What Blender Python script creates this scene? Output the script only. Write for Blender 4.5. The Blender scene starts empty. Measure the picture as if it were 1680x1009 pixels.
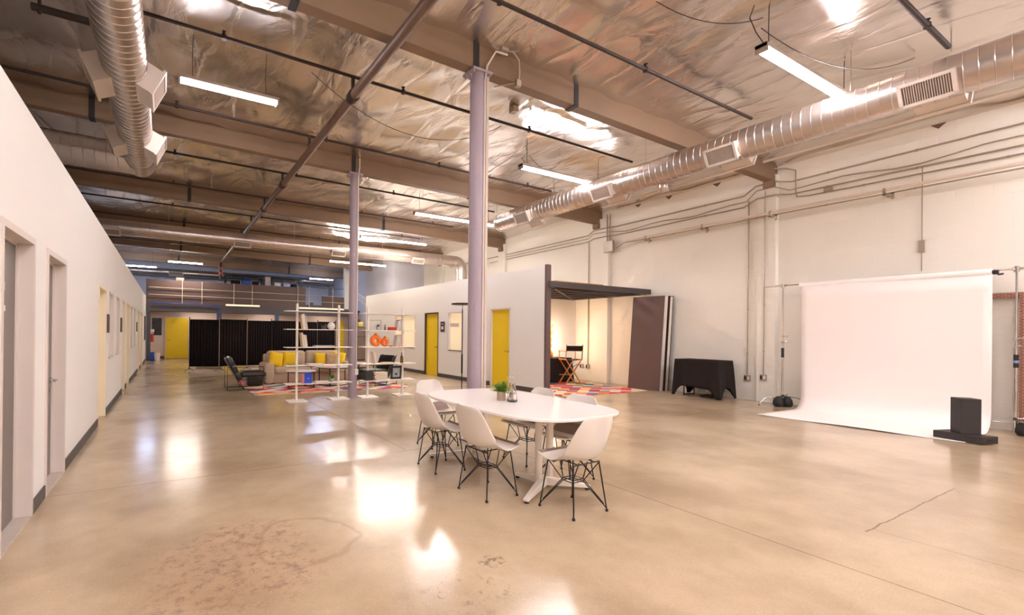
import bpy, bmesh, math, random
from mathutils import Vector, Matrix
random.seed(7)
S = bpy.context.scene
COL = S.collection
PI = math.pi
# ------------------------------------------------------------------ helpers
class MB:
    """collects shapes, then links them as one mesh object"""
    def __init__(s): s.v=[]; s.f=[]; s.m=None
    def add(s, vs, fs):
        n=len(s.v); s.v += [tuple(v) for v in vs]; s.f += [tuple(i+n for i in f) for f in fs]; return s
    def box(s, x0,x1,y0,y1,z0,z1):
        vs=[(x,y,z) for z in (z0,z1) for y in (y0,y1) for x in (x0,x1)]
        return s.add(vs,[(0,2,3,1),(4,5,7,6),(0,1,5,4),(2,6,7,3),(0,4,6,2),(1,3,7,5)])
    def obox(s, c, sx,sy,sz, M):
        """box centred at c, oriented by 3x3 matrix M"""
        vs=[Vector(c)+M@Vector((x*sx/2,y*sy/2,z*sz/2)) for z in (-1,1) for y in (-1,1) for x in (-1,1)]
        return s.add(vs,[(0,2,3,1),(4,5,7,6),(0,1,5,4),(2,6,7,3),(0,4,6,2),(1,3,7,5)])
    def rbox(s, x0,x1,y0,y1,z0,z1,r,n=3):
        """box with rounded corners on all edges (cushion like)"""
        cx,cy,cz=(x0+x1)/2,(y0+y1)/2,(z0+z1)/2; hx,hy,hz=(x1-x0)/2,(y1-y0)/2,(z1-z0)/2
        r=min(r,hx,hy,hz); NU,NV=8*n,4*n; vs=[];fs=[]
        def sg(a): return 1 if a>=0 else -1
        for j in range(NV+1):
            ph=-PI/2+PI*j/NV
            for i in range(NU):
                th=2*PI*(i+.5)/NU
                dx,dy,dz=math.cos(ph)*math.cos(th),math.cos(ph)*math.sin(th),math.sin(ph)
                zz = (hz-r)*(1 if j>NV/2 else -1 if j<NV/2 else 0)
                vs.append((cx+sg(dx)*(hx-r)+dx*r, cy+sg(dy)*(hy-r)+dy*r, cz+zz+dz*r))
        for j in range(NV):
            for i in range(NU):
                a=j*NU+i;b=j*NU+(i+1)%NU; fs.append((a,b,b+NU,a+NU))
        fs.append(tuple(range(NU))[::-1]); fs.append(tuple(range(NV*NU,NV*NU+NU)))
        return s.add(vs,fs)
    def cyl(s, a,b,r0,r1=None,n=12,cap=True):
        r1=r0 if r1 is None else r1
        return s.tube([a,b],[r0,r1],n,cap)
    def tube(s, pts, r, n=8, cap=True):
        pts=[Vector(p) for p in pts]; k=len(pts); rs=r if isinstance(r,(list,tuple)) else [r]*k
        vs=[];fs=[]; prev=None
        for i,p in enumerate(pts):
            d=(pts[min(i+1,k-1)]-pts[max(i-1,0)])
            if d.length<1e-9: d=Vector((0,0,1))
            d.normalize()
            if prev is None:
                h=Vector((0,0,1)) if abs(d.z)<.9 else Vector((1,0,0)); u=d.cross(h).normalized()
            else:
                u=(prev-d*prev.dot(d)).normalized()
            prev=u; w=d.cross(u)
            for j in range(n):
                t=2*PI*j/n; vs.append(p+(u*math.cos(t)+w*math.sin(t))*rs[i])
        for i in range(k-1):
            for j in range(n):
                a=i*n+j;b=i*n+(j+1)%n; fs.append((a,b,b+n,a+n))
        if cap: fs.append(tuple(range(n))[::-1]); fs.append(tuple(range((k-1)*n,k*n)))
        return s.add(vs,fs)
    def lathe(s, prof, c=(0,0,0), n=20):
        """prof [(r,z)...] about a vertical axis"""
        vs=[];fs=[]
        for r,z in prof:
            for j in range(n):
                t=2*PI*j/n; vs.append((c[0]+r*math.cos(t),c[1]+r*math.sin(t),c[2]+z))
        k=len(prof)
        for i in range(k-1):
            for j in range(n):
                a=i*n+j;b=i*n+(j+1)%n; fs.append((a,b,b+n,a+n))
        fs.append(tuple(range(n))[::-1]); fs.append(tuple(range((k-1)*n,k*n)))
        return s.add(vs,fs)
    def prism(s, pts, z0, z1):
        n=len(pts)
        return s.add([(x,y,z0) for x,y in pts]+[(x,y,z1) for x,y in pts],
            [tuple(range(n))[::-1],tuple(range(n,2*n))]+[(i,(i+1)%n,(i+1)%n+n,i+n) for i in range(n)])
    def grid(s, P):
        R=len(P);C_=len(P[0]); vs=[p for r in P for p in r]
        return s.add(vs,[(i*C_+j,i*C_+j+1,(i+1)*C_+j+1,(i+1)*C_+j) for i in range(R-1) for j in range(C_-1)])
    def build(s, name, mat, parent=None, smooth=False, bevel=0, solid=0, sub=0):
        me=bpy.data.meshes.new(name); vs=s.v
        if parent is not None:
            r=parent
            while r.parent: r=r.parent
            o=Vector(r.get('_o',(0,0,0))); vs=[Vector(v)-o for v in vs]
        me.from_pydata([tuple(v) for v in vs],[],s.f); me.validate()
        me.materials.append(mat)
        ob=bpy.data.objects.new(name,me); COL.objects.link(ob)
        if parent is not None: ob.parent=parent
        bm=bmesh.new(); bm.from_mesh(me); bmesh.ops.recalc_face_normals(bm,faces=bm.faces); bm.to_mesh(me); bm.free()
        if smooth:
            me.shade_smooth(); me.set_sharp_from_angle(angle=math.radians(38))
        if solid:
            md=ob.modifiers.new('solid','SOLIDIFY'); md.thickness=solid; md.offset=0
        if bevel:
            md=ob.modifiers.new('bevel','BEVEL'); md.width=bevel; md.segments=2; md.limit_method='ANGLE'
        if sub:
            md=ob.modifiers.new('sub','SUBSURF'); md.levels=sub; md.render_levels=sub
        return ob

def tag(o,label,cat,group=None,kind=None):
    o['label']=label; o['category']=cat
    if group: o['group']=group
    if kind: o['kind']=kind
    return o
def T(name,label,cat,loc=(0,0,0),group=None):
    """Empty at the base of a thing; its parts are built in world coordinates (or about 0 when loc is 0)"""
    o=bpy.data.objects.new(name,None); COL.objects.link(o); o.location=loc; o['_o']=tuple(map(float,loc))
    o.empty_display_size=.1
    return tag(o,label,cat,group)
def ST(o): o['kind']='structure'; return o
def copy_tree(o,parent=None):
    c=o.copy(); COL.objects.link(c); c.parent=parent
    for ch in [x for x in list(bpy.data.objects) if x.parent==o]: copy_tree(ch,c)
    return c
def dup(root,loc,rz=0,label=None,group=None):
    c=copy_tree(root); c.location=loc; c.rotation_euler=(0,0,rz)
    if label: c['label']=label
    if group: c['group']=group
    return c
def lin(c):
    return tuple(((x/255)/12.92 if x/255<=.04045 else ((x/255+.055)/1.055)**2.4) for x in c)
# ------------------------------------------------------------------ materials
def mat(name, rgb, rough=.6, metal=0, var=.06, scale=6, bump=0, bscale=40, emit=None, est=0, trans=0, coat=0, rgb2=None, spec=.5, ior=None, sheen=0):
    m=bpy.data.materials.new(name); m.use_nodes=True; nt=m.node_tree; N=nt.nodes; L=nt.links
    b=N['Principled BSDF']; c=lin(rgb)
    tc=N.new('ShaderNodeTexCoord'); no=N.new('ShaderNodeTexNoise'); no.inputs['Scale'].default_value=scale; no.inputs['Detail'].default_value=5
    L.new(tc.outputs['Object'],no.inputs['Vector'])
    mx=N.new('ShaderNodeMix'); mx.data_type='RGBA'
    c2=lin(rgb2) if rgb2 else tuple(max(0,x*(1-var*2)) for x in c)
    mx.inputs['A'].default_value=(*c,1); mx.inputs['B'].default_value=(*c2,1)
    L.new(no.outputs['Fac'],mx.inputs['Factor']); L.new(mx.outputs['Result'],b.inputs['Base Color'])
    b.inputs['Roughness'].default_value=rough; b.inputs['Metallic'].default_value=metal
    b.inputs['Specular IOR Level'].default_value=spec
    if ior: b.inputs['IOR'].default_value=ior
    if trans: b.inputs['Transmission Weight'].default_value=trans
    if coat: b.inputs['Coat Weight'].default_value=coat
    if sheen: b.inputs['Sheen Weight'].default_value=sheen
    if emit: b.inputs['Emission Color'].default_value=(*lin(emit),1); b.inputs['Emission Strength'].default_value=est
    if bump:
        n2=N.new('ShaderNodeTexNoise'); n2.inputs['Scale'].default_value=bscale; n2.inputs['Detail'].default_value=4
        bp=N.new('ShaderNodeBump'); bp.inputs['Strength'].default_value=bump; bp.inputs['Distance'].default_value=.01
        L.new(tc.outputs['Object'],n2.inputs['Vector']); L.new(n2.outputs['Fac'],bp.inputs['Height']); L.new(bp.outputs['Normal'],b.inputs['Normal'])
    m['b']=b.name
    return m
def nodes(m): return m.node_tree.nodes, m.node_tree.links, m.node_tree.nodes['Principled BSDF']
M={}
M['white_wall']=mat('painted_drywall',(243,239,233),.75,var=.015,scale=.8,bump=.08,bscale=90)
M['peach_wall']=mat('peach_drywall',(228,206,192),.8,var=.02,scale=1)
M['cream_door']=mat('cream_paint',(240,226,196),.55,var=.02,scale=3)
M['blue_wall']=mat('cool_drywall',(212,212,222),.8,var=.02,scale=1)
M['grey_door']=mat('grey_paint',(128,118,112),.45,var=.03,scale=2,bump=.05)
M['jamb']=mat('off_white_jamb',(226,214,204),.5,var=.02,scale=3)
M['base']=mat('dark_rubber_base',(84,74,68),.5,var=.05,scale=8)
M['yellow']=mat('yellow_door_paint',(254,216,24),.45,var=.03,scale=2)
M['dark_trim']=mat('dark_brown_trim',(70,52,44),.5,var=.1)
M['column']=mat('lavender_column_paint',(172,156,164),.45,var=.05,scale=3)
M['beam']=mat('brown_beam_paint',(138,110,84),.6,var=.12,scale=1.6,bump=.15,bscale=25)
M['steel_dark']=mat('dark_iron',(62,44,36),.55,.2,var=.15,scale=10)
M['pipe_brown']=mat('brown_pipe_paint',(120,92,74),.45,.1,var=.12,scale=5)
M['white_pipe']=mat('white_pipe_paint',(228,212,194),.5,var=.04)
M['conduit']=mat('galvanised_conduit',(186,170,150),.38,.6,var=.1,scale=10)
M['chrome']=mat('chrome',(215,210,205),.18,1,var=.04)
M['register']=mat('register_metal',(222,208,196),.45,.25,var=.03)
M['grille']=mat('grille_louvre',(205,188,174),.5,.2,var=.04)
M['grille_dark']=mat('grille_recess',(140,120,108),.7,var=.04)
M['housing']=mat('fixture_housing',(176,160,144),.45,.2,var=.04)
M['tube']=mat('warm_fluorescent_tube',(255,240,220),.4,emit=(243,241,250),est=42)
M['tube_warm']=mat('yellow_fluorescent_tube',(255,235,200),.4,emit=(250,240,232),est=62)
M['tube_added']=mat('added_dim_tube',(255,240,220),.4,emit=(255,244,236),est=6)  # only for the lamps added out of sight under the mezzanine
M['tube_cool']=mat('cool_fluorescent_tube',(225,238,255),.4,emit=(195,215,255),est=42)
M['diffuser']=mat('cream_diffuser',(238,222,196),.5,var=.02,emit=(255,225,180),est=.3)
M['shell']=mat('white_moulded_plastic',(232,222,212),.32,var=.01,scale=2)
M['pad']=mat('taupe_seat_pad',(172,150,138),.8,var=.06,scale=60,bump=.2,bscale=300)
M['black_wire']=mat('black_powder_coat',(34,28,26),.4,.3,var=.1,scale=20)
M['white_top']=mat('white_laminate',(250,242,236),.22,var=.008,scale=2)
M['white_metal']=mat('white_powder_coat',(238,226,212),.35,var=.02)
M['pot']=mat('tan_cement_pot',(190,164,140),.8,var=.08,scale=30,bump=.2,bscale=120)
M['leaf']=mat('green_leaf',(136,166,52),.55,var=.3,scale=30,rgb2=(64,112,30))
M['leaf_dark']=mat('dark_green_leaf',(74,108,58),.5,rgb2=(38,70,34),scale=20)
M['soil']=mat('dark_soil',(52,38,28),.95,var=.2,scale=60)
M['glass']=mat('clear_glass',(255,255,255),.02,trans=1,var=0,ior=1.45)
M['reed']=mat('pale_reed',(214,196,160),.6,var=.08,scale=30)
M['cloth_black']=mat('black_cloth',(40,32,30),.85,var=.15,scale=12,bump=.1,bscale=200,spec=.25)
M['screen_black']=mat('black_drape',(34,26,25),.9,var=.2,scale=8,spec=.2)
M['brown_panel']=mat('dark_mauve_panel',(104,82,78),.45,var=.06,scale=2)
M['foam_white']=mat('white_foam_board',(232,220,208),.7,var=.02)
M['black_edge']=mat('black_panel_paint',(38,32,30),.6,var=.08)
M['paper']=mat('white_seamless_paper',(253,244,238),.65,var=.006,scale=1)
M['apple']=mat('black_plywood_paint',(58,52,50),.6,var=.2,scale=9,bump=.15,bscale=80)
M['sandbag']=mat('black_nylon',(36,32,32),.6,var=.15,scale=14,bump=.2,bscale=120)
M['brick']=mat('red_brick',(140,84,66),.9,var=.15,scale=20)
M['leather']=mat('black_leather',(40,36,34),.28,var=.15,scale=20,bump=.12,bscale=120,spec=.6)
M['sofa']=mat('beige_upholstery',(202,178,152),.9,var=.05,scale=20,bump=.2,bscale=260)
M['cush']=mat('yellow_fabric',(248,204,30),.85,var=.04,scale=20,bump=.15,bscale=260)
M['floral']=mat('floral_fabric',(236,206,150),.85,rgb2=(120,60,50),scale=26)
M['marble']=mat('pale_tabletop',(224,210,200),.3,var=.05,scale=4)
M['tan_wood']=mat('honey_wood',(206,132,66),.45,var=.12,scale=12)
M['ply']=mat('plywood_edge',(206,160,92),.7,var=.08,scale=10)
M['pergola']=mat('dark_grey_timber',(76,68,66),.6,var=.08,scale=6)
M['mez_beam']=mat('slate_grey_steel',(92,84,88),.55,var=.06,scale=2)
M['mez_panel']=mat('brown_parapet',(108,86,82),.6,var=.08,scale=1.5)
M['blue_post']=mat('blue_grey_post',(70,84,118),.5,var=.06)
M['blue']=mat('blue_plastic',(30,86,190),.4,var=.06)
M['blue_cover']=mat('blue_book_cover',(20,70,190),.4,var=.05)
M['orange']=mat('orange_glazed_ceramic',(244,120,20),.25,var=.08,coat=.3)
M['red']=mat('red_paint',(214,48,34),.4,var=.05)
M['pink']=mat('pink_cover',(232,140,140),.5,var=.05)
M['page']=mat('paper_pages',(232,218,198),.8,var=.05,scale=40)
M['book_w']=mat('white_book_cover',(232,222,212),.5,var=.04)
M['book_t']=mat('tan_book_cover',(214,186,140),.6,var=.06)
M['book_g']=mat('grey_book_cover',(150,138,132),.5,var=.06)
M['book_y']=mat('pale_yellow_cover',(232,214,130),.5,var=.06)
M['ceramic']=mat('white_ceramic',(236,226,214),.35,var=.03,bump=.2,bscale=40)
M['dark_glass']=mat('smoked_glass',(110,96,88),.1,var=.1,trans=.5)
M['olive_glass']=mat('olive_bottle_glass',(96,76,22),.12,var=.1,spec=.6)
M['grey_pot']=mat('grey_pot',(186,176,170),.6,var=.05)
M['photo']=mat('grey_photograph',(196,200,196),.4,rgb2=(84,90,92),scale=14)
M['cream_glass']=mat('cream_blind_pane_glow',(250,232,196),.3,var=.02,scale=1.5,emit=(255,232,190),est=.12)  # faint glow in the pane stands in for lit rooms behind
M['pale_glass']=mat('pale_window_pane',(240,228,206),.2,var=.02,scale=1.5)
M['dark_pane']=mat('dark_window_pane',(44,36,32),.15,var=.3,scale=3)
M['sign']=mat('dark_sign_plate',(80,64,56),.5,var=.05)
M['sign_w']=mat('white_sign_lettering',(244,232,232),.5,var=.01)
M['stainless']=mat('stainless_steel',(178,160,152),.3,.8,var=.05)
M['bulb']=mat('glowing_bulb',(255,240,215),.4,emit=(255,228,196),est=60)
M['concrete_sill']=mat('pale_threshold',(206,192,178),.6,var=.1,scale=14)
M['tan_panel']=mat('tan_paint',(206,178,140),.7,var=.04)
M['blue_tape']=mat('blue_tape',(120,160,200),.5,var=.03)
M['silver_box']=mat('silver_box',(176,162,146),.4,.5,var=.04)
# concrete floor
def floor_mat():
    m=mat('polished_concrete',(222,194,158),.2,var=0); N,L,b=nodes(m)
    for n in list(N):
        if n.type in('TEX_NOISE','MIX'): N.remove(n)
    tc=[n for n in N if n.type=='TEX_COORD'][0]
    def noise(sc,det=6,ro=.6,vec=None,dist=0):
        n=N.new('ShaderNodeTexNoise'); n.inputs['Scale'].default_value=sc; n.inputs['Detail'].default_value=det; n.inputs['Roughness'].default_value=ro
        n.inputs['Distortion'].default_value=dist
        L.new(vec or tc.outputs['Object'],n.inputs['Vector']); return n.outputs['Fac']
    def ramp(f,a,b_,ca=0,cb=1):
        r=N.new('ShaderNodeMapRange'); r.interpolation_type='SMOOTHSTEP'
        for k,v in zip(('From Min','From Max','To Min','To Max'),(a,b_,ca,cb)): r.inputs[k].default_value=v
        L.new(f,r.inputs['Value']); return r.outputs['Result']
    def mix(f,a,b_,bt='MIX'):
        x=N.new('ShaderNodeMix'); x.data_type='RGBA'; x.blend_type=bt
        if isinstance(f,float): x.inputs['Factor'].default_value=f
        else: L.new(f,x.inputs['Factor'])
        for k,v in (('A',a),('B',b_)):
            if isinstance(v,tuple): x.inputs[k].default_value=(*lin(v),1)
            else: L.new(v,x.inputs[k])
        return x.outputs['Result']
    def mth(op,a,b_=None):
        x=N.new('ShaderNodeMath'); x.operation=op
        for i,v in enumerate((a,b_)):
            if v is None: continue
            if isinstance(v,(int,float)): x.inputs[i].default_value=v
            else: L.new(v,x.inputs[i])
        return x.outputs[0]
    c=mix(ramp(noise(.55,6,.6),.35,.68),(202,179,148),(166,141,111))
    c=mix(mth('MULTIPLY',ramp(noise(2.6,8,.7,dist=.5),.45,.75),.45),c,(182,157,124))
    c=mix(mth('MULTIPLY',ramp(noise(95,3,.6),.52,.72),.42),c,(154,132,106))
    c=mix(mth('MULTIPLY',ramp(noise(70,2,.5),.58,.72),.3),c,(214,196,172))
    sp=N.new('ShaderNodeSeparateXYZ'); L.new(tc.outputs['Object'],sp.inputs[0]); X,Y=sp.outputs[0],sp.outputs[1]
    # old adhesive stain: blotches inside an elongated patch, plus a curved outline
    wob=mth('MULTIPLY',mth('SUBTRACT',noise(2.2,4,.6),.5),.9)
    def ell(cx,cy,rx,ry,k=1.0):
        dx=mth('DIVIDE',mth('SUBTRACT',X,cx),rx); dy=mth('DIVIDE',mth('SUBTRACT',Y,cy),ry)
        return mth('ADD',mth('SQRT',mth('ADD',mth('MULTIPLY',dx,dx),mth('MULTIPLY',dy,dy))),mth('MULTIPLY',wob,k))
    patch=ramp(ell(.38,3.0,.6,.75),1.05,.55)
    blot=ramp(noise(12,9,.8),.47,.62)
    c=mix(mth('MULTIPLY',mth('MULTIPLY',patch,blot),.62),c,(112,92,86))
    c=mix(mth('MULTIPLY',patch,.18),c,(196,150,120))
    ring=mth('ABSOLUTE',mth('SUBTRACT',ell(.9,3.12,.34,.34,1.1),1.0))
    c=mix(mth('MULTIPLY',ramp(ring,.1,.02),.26),c,(140,98,78))
    p2=mth('MULTIPLY',ramp(ell(1.45,2.05,.42,.3),1.0,.5),ramp(noise(13,6,.75,dist=.8),.56,.62))
    c=mix(mth('MULTIPLY',p2,.55),c,(130,106,86))
    p3=mth('MULTIPLY',ramp(ell(1.84,2.28,.1,.08,.3),1.1,.7),ramp(noise(22,4,.7),.5,.56))
    c=mix(mth('MULTIPLY',p3,.6),c,(96,78,60))
    # control joints and a saw cut
    def line(coord,at,w,lo=None,other=None,hi=None):
        d=mth('ABSOLUTE',mth('SUBTRACT',coord,at)); l=ramp(d,w,w*.4)
        if lo is not None: l=mth('MULTIPLY',l,mth('MULTIPLY',mth('GREATER_THAN',other,lo),mth('LESS_THAN',other,hi)))
        return l
    J=[line(Y,4.91,.006),line(X,3.80,.007,-9,Y,4.91),line(X,2.62,.006,4.91,Y,9.4),line(Y,9.5,.006),line(X,4.73,.004,-3,Y,1.36),line(X,6.63,.005,-3,Y,1.38)]
    wY=mth('ADD',Y,mth('MULTIPLY',mth('SUBTRACT',noise(3,3),.5),.05))
    J.append(line(wY,1.36,.009,4.62,X,6.75)); J.append(line(Y,14.1,.006)); 
    tot=J[0]
    for j in J[1:]: tot=mth('MAXIMUM',tot,j)
    c=mix(mth('MULTIPLY',tot,.7),c,(98,74,54))
    L.new(c,b.inputs['Base Color'])
    L.new(mth('ADD',mth('MULTIPLY',noise(1.3,5,.6),.12),.13),b.inputs['Roughness'])
    b.inputs['Specular IOR Level'].default_value=.6
    bp=N.new('ShaderNodeBump'); bp.inputs['Strength'].default_value=.05; bp.inputs['Distance'].default_value=.004
    L.new(noise(5,4,.6),bp.inputs['Height']); L.new(bp.outputs['Normal'],b.inputs['Normal'])
    return m
M['floor']=floor_mat()
def foil_mat():
    m=mat('foil_insulation',(234,226,219),.22,1,var=.06,scale=.7); N,L,b=nodes(m)
    tc=[n for n in N if n.type=='TEX_COORD'][0]
    mp=N.new('ShaderNodeMapping'); mp.inputs['Scale'].default_value=(1.6,.55,1); L.new(tc.outputs['Object'],mp.inputs['Vector'])
    a=N.new('ShaderNodeTexNoise'); a.inputs['Scale'].default_value=.9; a.inputs['Detail'].default_value=5; a.inputs['Roughness'].default_value=.5; a.inputs['Distortion'].default_value=.8
    L.new(mp.outputs[0],a.inputs['Vector'])
    v=N.new('ShaderNodeTexVoronoi'); v.inputs['Scale'].default_value=1.1; v.feature='DISTANCE_TO_EDGE'
    wv=N.new('ShaderNodeVectorMath'); wv.operation='ADD'; L.new(mp.outputs[0],wv.inputs[0]); L.new(a.outputs['Color'],wv.inputs[1]); L.new(wv.outputs[0],v.inputs['Vector'])
    b1=N.new('ShaderNodeBump'); b1.inputs['Strength'].default_value=.5; b1.inputs['Distance'].default_value=.05; L.new(a.outputs['Fac'],b1.inputs['Height'])
    b2=N.new('ShaderNodeBump'); b2.inputs['Strength'].default_value=.3; b2.inputs['Distance'].default_value=.03
    r=N.new('ShaderNodeMapRange'); r.inputs['From Max'].default_value=.12; L.new(v.outputs['Distance'],r.inputs['Value'])
    L.new(r.outputs[0],b2.inputs['Height']); L.new(b1.outputs[0],b2.inputs['Normal'])
    f=N.new('ShaderNodeTexNoise'); f.inputs['Scale'].default_value=22; f.inputs['Detail'].default_value=3; L.new(tc.outputs['Object'],f.inputs['Vector'])
    b3=N.new('ShaderNodeBump'); b3.inputs['Strength'].default_value=.06; b3.inputs['Distance'].default_value=.01; L.new(f.outputs['Fac'],b3.inputs['Height']); L.new(b2.outputs[0],b3.inputs['Normal'])
    L.new(b3.outputs[0],b.inputs['Normal']); b.inputs['Roughness'].default_value=.27
    return m
M['foil']=foil_mat()
def duct_mat():
    m=mat('galvanised_duct',(214,200,190),.3,.92,var=.14,scale=4); N,L,b=nodes(m)
    tc=[n for n in N if n.type=='TEX_COORD'][0]
    a=N.new('ShaderNodeTexNoise'); a.inputs['Scale'].default_value=5; a.inputs['Detail'].default_value=4; L.new(tc.outputs['Object'],a.inputs['Vector'])
    b1=N.new('ShaderNodeBump'); b1.inputs['Strength'].default_value=.12; b1.inputs['Distance'].default_value=.02; L.new(a.outputs['Fac'],b1.inputs['Height']); L.new(b1.outputs[0],b.inputs['Normal'])
    return m
M['duct']=duct_mat()
def block_mat():
    m=mat('painted_block_wall',(243,237,225),.7,var=.03,scale=.9); N,L,b=nodes(m)
    tc=[n for n in N if n.type=='TEX_COORD'][0]
    sp=N.new('ShaderNodeSeparateXYZ'); cb=N.new('ShaderNodeCombineXYZ'); L.new(tc.outputs['Object'],sp.inputs[0]); L.new(sp.outputs[1],cb.inputs[0]); L.new(sp.outputs[2],cb.inputs[1])
    br=N.new('ShaderNodeTexBrick'); br.inputs['Scale'].default_value=1; br.inputs['Brick Width'].default_value=.4; br.inputs['Row Height'].default_value=.2; br.inputs['Mortar Size'].default_value=.006; br.inputs['Mortar Smooth'].default_value=.6
    br.inputs['Color1'].default_value=(1,1,1,1); br.inputs['Color2'].default_value=(.93,.93,.93,1); br.inputs['Mortar'].default_value=(0,0,0,1)
    L.new(cb.outputs[0],br.inputs['Vector'])
    n2=N.new('ShaderNodeTexNoise'); n2.inputs['Scale'].default_value=60; L.new(tc.outputs['Object'],n2.inputs['Vector'])
    b1=N.new('ShaderNodeBump'); b1.inputs['Strength'].default_value=.35; b1.inputs['Distance'].default_value=.006; L.new(br.outputs['Color'],b1.inputs['Height'])
    b2=N.new('ShaderNodeBump'); b2.inputs['Strength'].default_value=.15; b2.inputs['Distance'].default_value=.004; L.new(n2.outputs['Fac'],b2.inputs['Height']); L.new(b1.outputs[0],b2.inputs['Normal'])
    L.new(b2.outputs[0],b.inputs['Normal'])
    return m
M['block']=block_mat()
def brick_mat():
    m=M['brick']; N,L,b=nodes(m); tc=[n for n in N if n.type=='TEX_COORD'][0]
    sp=N.new('ShaderNodeSeparateXYZ'); cb=N.new('ShaderNodeCombineXYZ'); L.new(tc.outputs['Object'],sp.inputs[0]); L.new(sp.outputs[1],cb.inputs[0]); L.new(sp.outputs[2],cb.inputs[1])
    br=N.new('ShaderNodeTexBrick'); br.inputs['Scale'].default_value=1; br.inputs['Brick Width'].default_value=.07; br.inputs['Row Height'].default_value=.025; br.inputs['Mortar Size'].default_value=.003
    for k,c in (('Color1',(146,86,66)),('Color2',(118,66,54)),('Mortar',(196,160,140))): br.inputs[k].default_value=(*lin(c),1)
    L.new(cb.outputs[0],br.inputs['Vector']); L.new(br.outputs['Color'],b.inputs['Base Color'])
brick_mat()
def rug_mat():
    m=mat('multicolour_diamond_rug',(240,220,200),.95,var=.02,spec=.15); N,L,b=nodes(m); tc=[n for n in N if n.type=='TEX_COORD'][0]
    sp=N.new('ShaderNodeSeparateXYZ'); L.new(tc.outputs['Object'],sp.inputs[0])
    def mth(op,a,b_=None):
        x=N.new('ShaderNodeMath'); x.operation=op
        for i,v in enumerate((a,b_)):
            if v is None: continue
            if isinstance(v,(int,float)): x.inputs[i].default_value=v
            else: L.new(v,x.inputs[i])
        return x.outputs[0]
    u=mth('DIVIDE',sp.outputs[0],.42); v=mth('DIVIDE',sp.outputs[1],.30)
    a=mth('FLOOR',mth('ADD',u,v)); c=mth('FLOOR',mth('SUBTRACT',u,v))
    cb=N.new('ShaderNodeCombineXYZ'); L.new(a,cb.inputs[0]); L.new(c,cb.inputs[1])
    wn=N.new('ShaderNodeTexWhiteNoise'); wn.noise_dimensions='2D'; L.new(cb.outputs[0],wn.inputs['Vector'])
    cr=N.new('ShaderNodeValToRGB'); cr.color_ramp.interpolation='CONSTANT'; e=cr.color_ramp.elements
    pal=[(238,222,200),(226,70,70),(244,196,110),(240,226,214),(96,150,160),(214,90,130),(238,140,90),(232,210,180),(118,80,120),(222,60,60),(246,214,150),(150,150,160),(236,170,170)]
    e[0].color=(*lin(pal[0]),1); e[1].position=1/len(pal); e[1].color=(*lin(pal[1]),1)
    for i in range(2,len(pal)):
        x=e.new(i/len(pal)); x.color=(*lin(pal[i]),1)
    L.new(wn.outputs['Value'],cr.inputs[0]); L.new(cr.outputs[0],b.inputs['Base Color'])
    return m
M['rug']=rug_mat()
# ------------------------------------------------------------------ setting
def wall_y(name,mt,X0,X1,y0,y1,z1,ops,label):
    """wall running along Y with openings (ya,yb,za,zb)"""
    m=MB(); ys=y0
    for ya,yb,za,zb in sorted(ops):
        m.box(X0,X1,ys,ya,0,z1); m.box(X0,X1,ya,yb,zb,z1)
        if za>0: m.box(X0,X1,ya,yb,0,za)
        ys=yb
    m.box(X0,X1,ys,y1,0,z1)
    return ST(tag(m.build(name,mt),label,'wall'))
def S1(name,m,mt,label,cat,parent=None,**k):
    return ST(tag(m.build(name,mt,parent,**k),label,cat))
XR=11.85; XM=8.03; XL=-.923; YB=26.2
fl=MB(); fl.add([(-9,-9,0),(13,-9,0),(13,32,0),(-9,32,0),(-9,-9,-.12),(13,-9,-.12),(13,32,-.12),(-9,32,-.12)],[(0,1,2,3),(7,6,5,4),(0,4,5,1),(1,5,6,2),(2,6,7,3),(3,7,4,0)])
S1('floor',fl,M['floor'],'polished tan concrete floor with saw-cut joints and an old stain','floor')
def zc(x): return 5.44-.02*(x-3.7)      # underside of the foil
beamY=[.49,5.04,9.59,14.14,18.69,23.24,27.8]
P=[]; nx=176; ny=300; rnd=random.Random(3)
ph=[rnd.uniform(0,6.28) for _ in range(8)]
def zfoil(x,y):
    t=((y-.49)/4.55)%1; s=math.sin(PI*t)                       # pulled tight on the beams, looser between
    q=((x-3.7)/1.22)%1; seam=math.exp(-(min(q,1-q)/.05)**2)
    w=.028*math.sin(2.1*x+1.3*math.sin(.9*y+ph[0])+ph[1])+.02*math.sin(3.7*y+1.7*math.sin(1.1*x+ph[2])+ph[3])+.012*math.sin(5.3*x-2.9*y+ph[4])+.008*math.sin(9*x+6*y+ph[5])
    edge=math.exp(-(min(t,1-t)/.05)**2)
    return zc(x)-.03+.05*s+w*(.35+.65*s)+.014*seam-edge*(.045+.02*math.sin(7*x+ph[6]))
for j in range(ny+1):
    y=-9+41*j/ny; P.append([(-9+22*i/nx,y,zfoil(-9+22*i/nx,y)) for i in range(nx+1)])
c=MB(); c.grid(P); o=S1('ceiling',c,M['foil'],'crinkled silver foil insulation ceiling','ceiling',smooth=True); 
ro=MB(); ro.box(-9,13,-9,32,5.95,6.05); S1('roof_deck',ro,M['housing'],'roof deck above the foil insulation','roof')
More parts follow.
